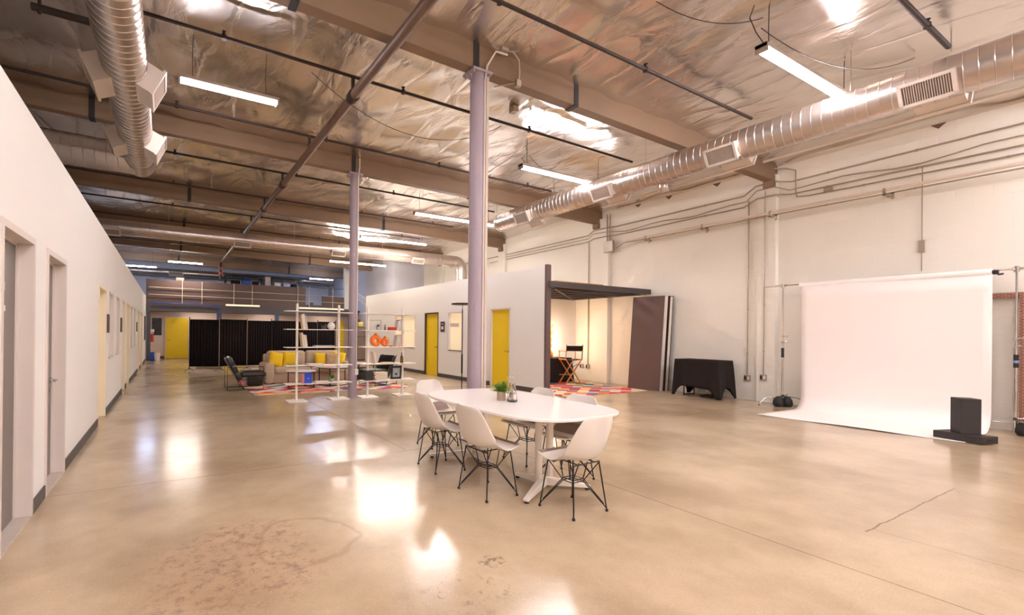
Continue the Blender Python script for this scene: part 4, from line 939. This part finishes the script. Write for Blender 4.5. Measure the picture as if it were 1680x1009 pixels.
# ------------------------------------------------------------------ white open shelves
SY=9.38
def shelf_unit(xa,xb,x0,x1,label):
    d=T('shelf_unit',label,'shelf',((xa+xb)/2,SY,0),'white open shelf units')
    for x in (xa,xb):
        MB().box(x-.022,x+.022,SY-.022,SY+.022,.02,2.04).build('post',M['white_metal'],d,bevel=.003)
        MB().box(x-.2,x+.2,SY-.19,SY+.19,0,.022).build('base_plate',M['white_metal'],d,bevel=.004)
    for z in (.37,.745,1.125,1.5,1.875): MB().box(x0,x1,SY-.15,SY+.15,z-.008,z+.008).build('shelf',M['white_metal'],d,bevel=.002)
    return d
shelf_unit(2.38,3.29,2.13,3.56,'white open shelf unit left of the lavender column')
shelf_unit(3.98,4.86,3.81,5.14,'white open shelf unit right of the lavender column')
Z=[.378,.753,1.133,1.508,1.883]
def books(x,lev,specs,lean,labels,grp,y=SY-.04):
    """upright books leaning by angle, specs (thick,height,material)"""
    for (th,h,mt),l in zip(specs,labels):
        a=math.radians(lean); Mx=Matrix.Rotation(a,3,'Y')
        lift=max(0,math.sin(abs(a))*th/2)
        c=Vector((x,y,Z[lev]+h/2*math.cos(a)+lift)) 
        d=T('book',l,'book',(x,y,Z[lev]),grp)
        MB().obox(c,th,.17,h,Mx).build('cover',M[mt],d,bevel=.0015)
        MB().obox(c+Mx@Vector((0,-.087,0)),th*.7,.004,h*.97,Mx).build('pages',M['page'],d)
        x+=th/math.cos(a)+.003
def flat(x,lev,L_,W_,specs,labels,grp,y=SY-.02,zoff=0,name='book'):
    z=Z[lev]+zoff
    for (th,mt),l in zip(specs,labels):
        rn=random.Random(l); Mx=Matrix.Rotation(rn.uniform(-.15,.15),3,'Z')
        d=T(name,l,'book',(x,y,z),grp); MB().obox((x,y,z+th/2),L_,W_,th,Mx).build('cover',M[mt],d,bevel=.0015)
        MB().obox(Vector((x,y,z+th/2))+Mx@Vector((0,-W_/2-.0005,0)),L_*.96,.004,th*.7,Mx).build('pages',M['page'],d); z+=th+.0005
books(2.47,3,[(.03,.3,'book_t'),(.035,.32,'book_w'),(.025,.29,'book_g')],-9,['tan book leaning on the left post, top row of the left shelf','thick white book leaning in the top row of the left shelf','grey book leaning last in the top row of the left shelf'],'leaning books in the top row of the left shelf')
books(2.47,2,[(.035,.3,'book_t'),(.03,.26,'book_w'),(.04,.25,'book_t')],-7,['tall tan book leaning on the left post, second row of the left shelf','cream book leaning in the middle, second row of the left shelf','short tan book leaning last, second row of the left shelf'],'leaning books in the second row of the left shelf')
d=T('round_vase','round white ceramic vase near the right post of the left shelf','vase',(3.12,SY,Z[3])); MB().lathe([(.03,0),(.06,.015),(.082,.06),(.082,.09),(.06,.135),(.035,.15),(.045,.17),(.035,.17),(.025,.15)],(3.12,SY,Z[3]),24).build('body',M['ceramic'],d,smooth=True)
d=T('glass_bowl','small smoked glass bowl left of the round white vase','bowl',(2.96,SY,Z[3])); MB().lathe([(.03,0),(.05,.02),(.06,.05),(.05,.09),(.045,.092),(.055,.05),(.045,.022)],(2.96,SY,Z[3]),20).build('body',M['dark_glass'],d,smooth=True)
flat(2.95,2,.42,.22,[(.018,'book_w'),(.014,'book_g')],['white magazine lying on the second row of the left shelf','grey magazine on top of the white one, second row of the left shelf'],'flat magazines')
flat(2.75,1,.34,.23,[(.014,'pink'),(.012,'book_w')],['pink magazine lying on the middle row of the left shelf','white magazine lying on the pink one'],'flat magazines')
flat(2.92,0,.3,.22,[(.012,'book_w'),(.012,'book_w')],['white magazine lying low on the left shelf, lower one','white magazine lying low on the left shelf, upper one'],'flat magazines')
d=T('book','blue book with a small white emblem facing out on the bottom row','book',(2.6,SY-.05,Z[0])); MB().box(2.535,2.68,SY-.08,SY-.05,Z[0],Z[0]+.215).build('cover',M['blue_cover'],d,bevel=.003); MB().cyl((2.607,SY-.0815,Z[0]+.1),(2.607,SY-.08,Z[0]+.1),.012,n=8).build('emblem',M['sign_w'],d)
d=T('book','pink book standing behind the blue one on the bottom row','book',(2.52,SY,Z[0])); MB().box(2.49,2.6,SY-.045,SY-.02,Z[0],Z[0]+.2).build('cover',M['pink'],d,bevel=.002)
pot_plant('potted_plant','bushy green plant in a pale pot on the bottom row of the left shelf',3.14,SY,Z[0],.055,.075,30,.15,'leaf','broad','grey_pot',.8,5)
pot_plant('potted_plant','spiky dark green plant in a grey pot on the right shelf',4.22,SY,Z[3],.042,.08,22,.13,'leaf_dark','spike','grey_pot',.85,6)
d=T('picture_frame','thin-edged clear frame standing behind the spiky plant','frame',(4.18,SY+.09,Z[3]))
f=MB(); x0,x1,z0,z1=4.04,4.34,Z[3],Z[3]+.23
for (a,b,c,e) in ((x0,x0+.008,z0,z1),(x1-.008,x1,z0,z1),(x0,x1,z0,z0+.008),(x0,x1,z1-.008,z1)): f.box(a,b,SY+.085,SY+.095,c,e)
f.build('frame',M['grille_dark'],d); MB().box(x0+.008,x1-.008,SY+.089,SY+.091,z0+.008,z1-.008).build('pane',M['glass'],d)
d=T('small_bottle','small dark bottle right of the spiky plant','bottle',(4.4,SY,Z[3])); MB().lathe([(.02,0),(.024,.005),(.024,.08),(.012,.1),(.012,.125),(.016,.13)],(4.4,SY,Z[3]),14).build('body',M['grille_dark'],d,smooth=True)
d=T('red_box','small red box on the upper row of the right shelf','box',(4.6,SY,Z[3])); MB().box(4.49,4.65,SY-.07,SY+.05,Z[3],Z[3]+.06).build('body',M['red'],d,bevel=.004); MB().box(4.487,4.653,SY-.073,SY+.053,Z[3]+.06,Z[3]+.075).build('lid',M['red'],d,bevel=.003)
books(4.68,3,[(.022,.22,'book_w'),(.03,.24,'blue_cover'),(.025,.24,'book_w'),(.02,.25,'book_g')],9,['white book leaning right, first in the upper row of the right shelf','blue book leaning right in the upper row of the right shelf','white book right of the blue one on the right shelf','grey book against the right post, upper row of the right shelf'],'leaning books in the upper row of the right shelf')
books(4.66,2,[(.03,.26,'book_w'),(.03,.27,'book_g'),(.025,.27,'book_w'),(.018,.28,'red')],10,['white book leaning right, first in the second row of the right shelf','grey book leaning right in the second row of the right shelf','white book beside the red one on the right shelf','thin red book leaning on the right post of the right shelf'],'leaning books in the second row of the right shelf')
def ring_vase(x,R,r,label):
    d=T('ring_vase',label,'vase',(x,SY,Z[2])); m=MB(); pts=[(x+R*math.cos(a),SY,Z[2]+r+R+R*math.sin(a)) for a in [2*PI*i/28 for i in range(29)]]
    m.tube(pts,r,14,False); m.build('ring_body',M['orange'],d,smooth=True); m=MB(); m.lathe([(r*.9,0),(r*.7,.02),(r*.62,.045)],(x,SY,Z[2]+2*R+2*r-.015),14); m.build('neck',M['orange'],d,smooth=True)
ring_vase(4.17,.085,.052,'larger orange ring-shaped vase on the right shelf'); ring_vase(4.4,.062,.042,'smaller orange ring-shaped vase beside the larger one')
d=T('small_dish','shallow red-brown dish right of the orange vases','dish',(4.55,SY,Z[2])); MB().lathe([(.025,0),(.045,.008),(.055,.02),(.05,.02),(.04,.01)],(4.55,SY,Z[2]),18).build('body',M['red'],d,smooth=True)
books(4.09,1,[(.014,.27,'book_w'),(.014,.26,'pink'),(.012,.25,'book_w')],-10,['first thin white book leaning on the middle row of the right shelf','thin pink book leaning on the middle row of the right shelf','last thin white book leaning on the middle row of the right shelf'],'thin leaning books on the middle row of the right shelf')
flat(4.46,1,.28,.2,[(.018,'book_y')],['pale yellow book lying on the middle row of the right shelf'],None)
d=T('wine_bottle','olive green bottle at the right end of the right shelf','bottle',(4.84,SY-.07,Z[1])); MB().lathe([(.034,0),(.037,.005),(.037,.13),(.03,.155),(.014,.185),(.013,.225),(.016,.228),(.016,.24)],(4.8,SY-.08,Z[1]),20).build('body',M['olive_glass'],d,smooth=True)
flat(4.27,0,.31,.2,[(.035,'book_t'),(.03,'book_t'),(.03,'book_w'),(.025,'pink'),(.03,'book_w'),(.025,'book_y')],['thick tan book at the bottom of the stack on the right shelf','tan book second from the bottom of the stack','white book third from the bottom of the stack','pink book in the upper half of the stack','white book just under the top of the stack','pale yellow book on top of the stack'],'stacked books at the bottom of the right shelf')
d=T('picture_frame','black picture frame with a grey photograph on the bottom row of the right shelf','frame',(4.68,SY,Z[0])); Mx=Matrix.Rotation(math.radians(6),3,'X')
MB().obox((4.68,SY-.03,Z[0]+.158),.27,.02,.31,Mx).build('frame',M['black_edge'],d,bevel=.003); MB().obox(Vector((4.68,SY-.03,Z[0]+.158))+Mx@Vector((0,-.0115,0)),.18,.003,.21,Mx).build('photograph',M['photo'],d)
MB().obox(Vector((4.68,SY-.03,Z[0]+.158))+Mx@Vector((.0,-.0145,-.04)),.05,.002,.05,Mx).build('photo_detail',M['black_edge'],d)
tag(MB().box(3.9,4.08,SY-.08,SY+.1,Z[0],Z[0]+.22).build('black_box',M['black_edge'],bevel=.006),'black box at the left end of the bottom row on the right shelf','box')
# ------------------------------------------------------------------ lounge
tag(MB().box(1.75,5.75,10.6,13.6,0,.012).build('lounge_rug',M['rug']),'multicoloured diamond rug under the sofa and round tables','rug')
d=T('sofa','beige fabric sofa with two backs behind the shelves','sofa',(3.6,13.1,.012)); z0=.012
MB().rbox(2.58,4.62,12.62,13.5,z0+.02,.3,.03).build('base',M['sofa'],d,smooth=True)
for a,b in ((2.33,2.6),(4.62,4.89)): MB().rbox(a,b,12.55,13.55,z0+.01,.58,.09).build('arm',M['sofa'],d,smooth=True)
for a,b in ((2.6,3.605),(3.61,4.62)):
    MB().rbox(a,b,12.56,13.25,.29,.46,.06).build('seat_cushion',M['sofa'],d,smooth=True); MB().rbox(a-.1 if a<3 else a,b if b<4 else b+.05,13.15,13.42,.44,.9,.1).build('back_cushion',M['sofa'],d,smooth=True)
MB().rbox(2.45,4.75,13.38,13.6,z0+.02,.8,.05).build('back',M['sofa'],d,smooth=True)
def cushion(x,y,z,s,rz,rx,mt,label):
    d=T('throw_cushion',label,'cushion',(0,0,0),'throw cushions on the sofa'); P=[];Q=[]; n=12
    for j in range(n+1):
        r1=[];r2=[]
        for i in range(n+1):
            u,v=-1+2*i/n,-1+2*j/n; th=.075*((1-u**4)*(1-v**4))**.6; pin=1-.06*(1-abs(u))*abs(v)**3-.06*(1-abs(v))*abs(u)**3
            r1.append((u*s/2*pin,-th,v*s/2*pin)); r2.append((u*s/2*pin,th,v*s/2*pin))
        P.append(r1);Q.append(r2)
    m=MB(); m.grid(P); m.grid(Q); m.build('cover',M[mt],d,smooth=True)
    d.location=(x,y,z); d.rotation_euler=(math.radians(rx),math.radians(rz[1]),math.radians(rz[0])); return d
cushion(2.72,12.98,.67,.42,(12,14),-14,'cush','yellow cushion at the left end of the sofa')
cushion(3.12,13.0,.66,.42,(0,4),-14,'cush','second yellow cushion from the left on the sofa')
cushion(4.02,13.0,.65,.38,(0,0),-14,'cush','yellow cushion left of the patterned one')
cushion(4.3,12.9,.65,.36,(-4,3),-12,'floral','patterned cushion between two yellow ones')
cushion(4.56,12.98,.66,.4,(-14,10),-14,'cush','yellow cushion at the right end of the sofa')
MB_=MB(); MB_.grid([[(3.0+.75*i/8,12.62+.5*j/5,.472+.012*math.sin(i*1.3)+.01*math.sin(j*2+i)) for i in range(9)] for j in range(6)])
tag(MB_.build('dark_throw',M['cloth_black'],smooth=True,solid=.006),'dark throw lying across the sofa seat','blanket')
def round_table(x,y,r,h,top,label):
    d=T('round_table',label,'table',(x,y,.012),'round tables in the lounge')
    MB().cyl((x,y,h-.02),(x,y,h),r,n=40).build('tabletop',M[top],d,smooth=True,bevel=.004)
    for i in range(4):
        a=PI/4+i*PI/2+.2; p=(x+r*.88*math.cos(a),y+r*.88*math.sin(a)); MB().box(p[0]-.012,p[0]+.012,p[1]-.012,p[1]+.012,.012,h-.02).build('leg',M['black_wire'],d)
    m=MB(); m.tube([(x+r*.88*math.cos(a),y+r*.88*math.sin(a),.025) for a in [2*PI*i/32 for i in range(33)]],.01,6,False); m.build('floor_ring',M['black_wire'],d,smooth=True)
    m=MB(); m.tube([(x+r*.9*math.cos(a),y+r*.9*math.sin(a),h-.03) for a in [2*PI*i/32 for i in range(33)]],.012,6,False); m.build('top_ring',M['black_wire'],d,smooth=True)
round_table(3.06,11.6,.39,.45,'marble','round side table with a pale top, left one'); round_table(4.08,12.0,.47,.5,'grey_pot','larger round table with a grey top, right one')
d=T('coffee_book','open magazine lying on the larger round table','book',(3.9,11.9,.5)); MB().box(3.76,4.02,11.8,12.0,.5,.512).build('cover',M['pink'],d)
d=T('serving_bowl','small dark bowl on the larger round table','bowl',(4.2,12.1,.5)); MB().lathe([(.04,0),(.08,.02),(.1,.06),(.095,.06),(.075,.025)],(4.22,12.1,.5),18).build('body',M['floral'],d,smooth=True)
# leather armchair about the origin, facing +X
def armchair(label):
    d=T('leather_armchair',label,'armchair',(0,0,0),'black leather armchairs')
    for y in (-.31,.31):
        m=MB(); q=[(-.42,y,.01),(.42,y,.01),(.42,y,.56),(-.42,y,.56),(-.42,y,.01)]; m.tube(q,.009,6); m.build('side_frame',M['black_wire'],d)
    m=MB()
    for p in ((-.42,.01),(.42,.3),(-.05,.01)): m.tube([(p[0],-.31,p[1]),(p[0],.31,p[1])],.008,6)
    for y in (-.27,.27): m.tube([(-.04,y,.01),(-.46,y,.82)],.012,6); m.tube([(-.12,y,.24),(.42,y,.3)],.01,6)
    m.build('seat_frame',M['black_wire'],d)
    m=MB(); m.rbox(-.1,.5,-.27,.27,.3,.44,.06,4); m.build('seat_cushion',M['leather'],d,smooth=True)
    Rm=Matrix.Rotation(math.radians(-27),3,'Y')
    for k in range(3):
        m=MB(); m.rbox(-.08,.06,-.27,.27,-.02+k*.205,.19+k*.205,.028,4); m.v=[tuple(Rm@Vector(v)+Vector((-.12,0,.26))) for v in m.v]; m.build('back_cushion',M['leather'],d,smooth=True)
    return d
a1=armchair('black leather armchair at the left of the lounge, facing right')
dup(a1,(5.2,11.5,.012),math.radians(200),'black leather armchair seen through the right shelf, facing left')
a1.location=(1.71,11.95,.012)
d=T('side_table','low dark side table with a pale top beside the right armchair','table',(4.95,12.75,.012))
MB().box(4.98,5.5,12.45,12.95,.5,.53).build('tabletop',M['marble'],d,bevel=.004)
for x in (5.0,5.48):
    for y in (12.47,12.93): MB().box(x-.012,x+.012,y-.012,y+.012,.012,.5).build('leg',M['black_wire'],d)
tag(MB().box(5.08,5.4,12.55,12.85,.012,.4).build('storage_crate',M['black_edge'],bevel=.01),'black crate under the low side table','crate')
tag(MB().rbox(1.85,2.25,12.35,12.75,.012,.3,.05).build('floor_pouf',M['leather'],smooth=True),'dark pouf behind the left armchair','pouf')
# rolling black drapes
SX=[.7,1.66,2.64,3.56,4.5,5.42,6.2]; SYD=[18.0,17.7,17.85,18.0,18.0,18.05,18.1]
for k in range(6):
    xa,xb,ya,yb=SX[k],SX[k+1],SYD[k],SYD[k+1]
    d=T('drape_screen','black drape screen, %s from the left behind the lounge'%['first','second','third','fourth','fifth','sixth'][k],'screen',((xa+xb)/2,(ya+yb)/2,0),'black drape screens behind the lounge')
    zt=1.84+.02*(k%2); P=[]
    for r in range(3):
        P.append([(lerp(xa+.008,xb-.008,i/44),lerp(ya,yb,i/44)+.025*math.sin(i*1.35+k),lerp(.16,zt,r/2)) for i in range(45)])
    m=MB(); m.grid(P); m.build('drape',M['screen_black'],d,smooth=True,solid=.006)
    m=MB(); m.cyl((xa,ya,zt+.01),(xb,yb,zt+.01),.012,n=6); m.build('top_rail',M['black_wire'],d)
for k in range(7):
    x,y=SX[k],SYD[k]; d=T('screen_post','black post on small feet, %s from the left between the drape screens'%['first','second','third','fourth','fifth','sixth','seventh'][k],'post',(x,y-.04,0),'drape screen posts')
    MB().cyl((x,y-.04,.05),(x,y-.04,1.94),.016,n=8).build('pole',M['grille_dark'] if k in(1,2) else M['black_wire'],d,smooth=True)
    for a in (-1,1):
        MB().tube([(x,y-.04,.1),(x+a*.16,y-.1,.02)],.01,6).build('foot',M['black_wire'],d)
tag(MB().box(.95,1.9,19.0,19.4,.0,.1).build('floor_bench',M['white_metal'],bevel=.01),'low white platform glimpsed under the drape screens','platform')
# far left corner: extinguisher, cups, fridge
d=T('fire_extinguisher','red fire extinguisher on the post at the far left','fire extinguisher',(-.64,24.84,.95)); MB().lathe([(.05,0),(.065,.01),(.065,.3),(.05,.36),(.02,.39)],(-.64,24.84,.9),14).build('body',M['red'],d,smooth=True)
m=MB(); m.lathe([(.02,0),(.025,.05)],(-.64,24.84,1.29),8); m.box(-.72,-.58,24.8,24.86,1.3,1.34); m.build('valve',M['sign_w'],d); MB().box(-.72,-.56,24.78,24.9,1.36,1.5).build('sign_plate',M['sign_w'],d)
for x,y,mt,l,h in ((-.62,24.4,'blue','blue bucket on the floor at the far left end',.42),(-.42,24.3,'white_metal','white tub beside the blue bucket',.4)):
    d=T('bucket',l,'bucket',(x,y,0)); MB().lathe([(.1,0),(.11,.01),(.13,h),(.115,h),(.1,.03)],(x,y,0),16).build('body',M[mt],d,smooth=True); MB().tube([(x-.12,y,h-.02),(x,y-.06,h-.1),(x+.12,y,h-.02)],.006,5).build('handle',M['steel_dark'],d)
d=T('refrigerator','stainless refrigerator seen between the column and the right shelf','refrigerator',(9.1,22,0))
MB().box(8.6,9.1,21.7,22.4,0.02,1.72).build('cabinet',M['black_edge'],d,bevel=.01); MB().box(8.62,9.08,21.66,21.7,1.25,1.7).build('door',M['stainless'],d,bevel=.008); MB().box(8.62,9.08,21.66,21.7,.06,1.23).build('door',M['stainless'],d,bevel=.008)
m=MB(); m.cyl((9.02,21.62,.7),(9.02,21.62,1.2),.012,n=6); m.cyl((9.02,21.62,1.28),(9.02,21.62,1.5),.012,n=6); m.build('handle',M['conduit'],d)
d=T('tote_bag','pale green and white bag on top of the refrigerator','bag',(8.9,21.95,1.72)); MB().rbox(8.72,9.0,21.8,22.1,1.72,2.0,.06).build('body',M['book_y'],d,smooth=True); MB().tube([(8.76,21.9,1.98),(8.86,21.9,2.12),(8.96,21.9,1.98)],.015,6).build('handle',M['page'],d)
tag(MB().rbox(8.62,8.86,21.82,22.05,2.0,2.15,.07).build('cap',M['pipe_brown'],smooth=True),'brown cap lying on the bag on the refrigerator','cap')
# mezzanine clutter
for xa,xb,l in ((2.95,5.05,'black shelving rack on the mezzanine, left one'),(5.55,7.35,'black shelving rack on the mezzanine, right one')):
    d=T('shelving_rack',l,'rack',((xa+xb)/2,28.2,2.74),'shelving racks on the mezzanine')
    for x in (xa,xb):
        for y in (28.0,28.6): MB().box(x-.03,x+.03,y-.03,y+.03,2.74,4.78).build('post',M['black_edge'],d)
    for z in (3.1,4.14,4.72): MB().box(xa,xb,27.98,28.62,z-.03,z+.03).build('shelf',M['black_edge'],d)
for x0,x1,h,mt,l in ((3.25,3.75,.26,'cloth_black','black duffel on the left mezzanine rack'),(3.85,4.33,.34,'blue','blue bag on the left mezzanine rack'),(4.45,4.8,.24,'cloth_black','dark round bag right of the blue one'),(5.7,6.1,.26,'white_metal','white bin on the right mezzanine rack'),(6.25,6.65,.22,'blue_wall','pale lilac bin on the right mezzanine rack'),(6.75,7.1,.22,'cloth_black','black bag at the right end of the right mezzanine rack')):
    tag(MB().rbox(x0,x1,28.05,28.45,4.17,4.17+h,.08 if 'ba' in l or 'duf' in l else .02).build('storage_bag',M[mt],smooth=True),l,'bag','storage on the mezzanine racks')
d=T('metal_cabinet','grey-beige cabinet between the two mezzanine racks','cabinet',(5.3,28.3,2.74)); MB().box(5.13,5.47,28.0,28.5,2.74,4.75).build('body',M['grille'],d,bevel=.01); MB().box(5.15,5.45,27.98,28.0,3.6,4.7).build('door',M['grille'],d,bevel=.006)
tag(MB().box(.35,.7,24.85,25.2,3.9,4.05).build('small_crate',M['grille_dark'],bevel=.01),'small brown crate on the parapet at the left','crate')
d=T('stair_rail','pale stair handrail rising behind the right end of the mezzanine','railing',(9.6,23,0))
for dz in (0,.35): MB().cyl((9.35,24.4,3.9-dz),(10.0,21.0,2.4-dz),.02,n=6).build('rail',M['white_metal'],d)
for t in (.05,.5,.95): MB().cyl((lerp(9.35,10,t),lerp(24.4,21,t),lerp(3.9,2.4,t)),(lerp(9.35,10,t),lerp(24.4,21,t),0.0),.018,n=6).build('post',M['white_metal'],d)
# ------------------------------------------------------------------ camera, world, view
f,yaw,pitch,roll,cx,cy=739.9152581661515,0.49050609688804736,0.00182673499708003,0.01074172693681002,670.0,545.0
fw=Vector((math.sin(yaw)*math.cos(pitch),math.cos(yaw)*math.cos(pitch),math.sin(pitch))); rt=Vector((math.cos(yaw),-math.sin(yaw),0)); up=rt.cross(fw)
r2=rt*math.cos(roll)+up*math.sin(roll); u2=-rt*math.sin(roll)+up*math.cos(roll)
cam=bpy.data.cameras.new('camera'); co=bpy.data.objects.new('camera',cam); COL.objects.link(co)
co.matrix_world=Matrix(((r2.x,u2.x,-fw.x,0),(r2.y,u2.y,-fw.y,0),(r2.z,u2.z,-fw.z,1.45),(0,0,0,1)))
cam.sensor_fit='HORIZONTAL'; cam.sensor_width=36; cam.lens=f/1680*36; cam.shift_x=(840-cx)/1680; cam.shift_y=(cy-504.5)/1680; cam.clip_start=.05; cam.clip_end=200
S.camera=co
w=bpy.data.worlds.new('world'); S.world=w; w.use_nodes=True; w.node_tree.nodes['Background'].inputs[0].default_value=(.9,.85,.8,1); w.node_tree.nodes['Background'].inputs[1].default_value=.3
S.view_settings.view_transform='Standard'; S.view_settings.look='None'; S.view_settings.gamma=1; S.view_settings.exposure=1.75
for k_ in list(bpy.data.objects):
    if '_o' in k_: del k_['_o']
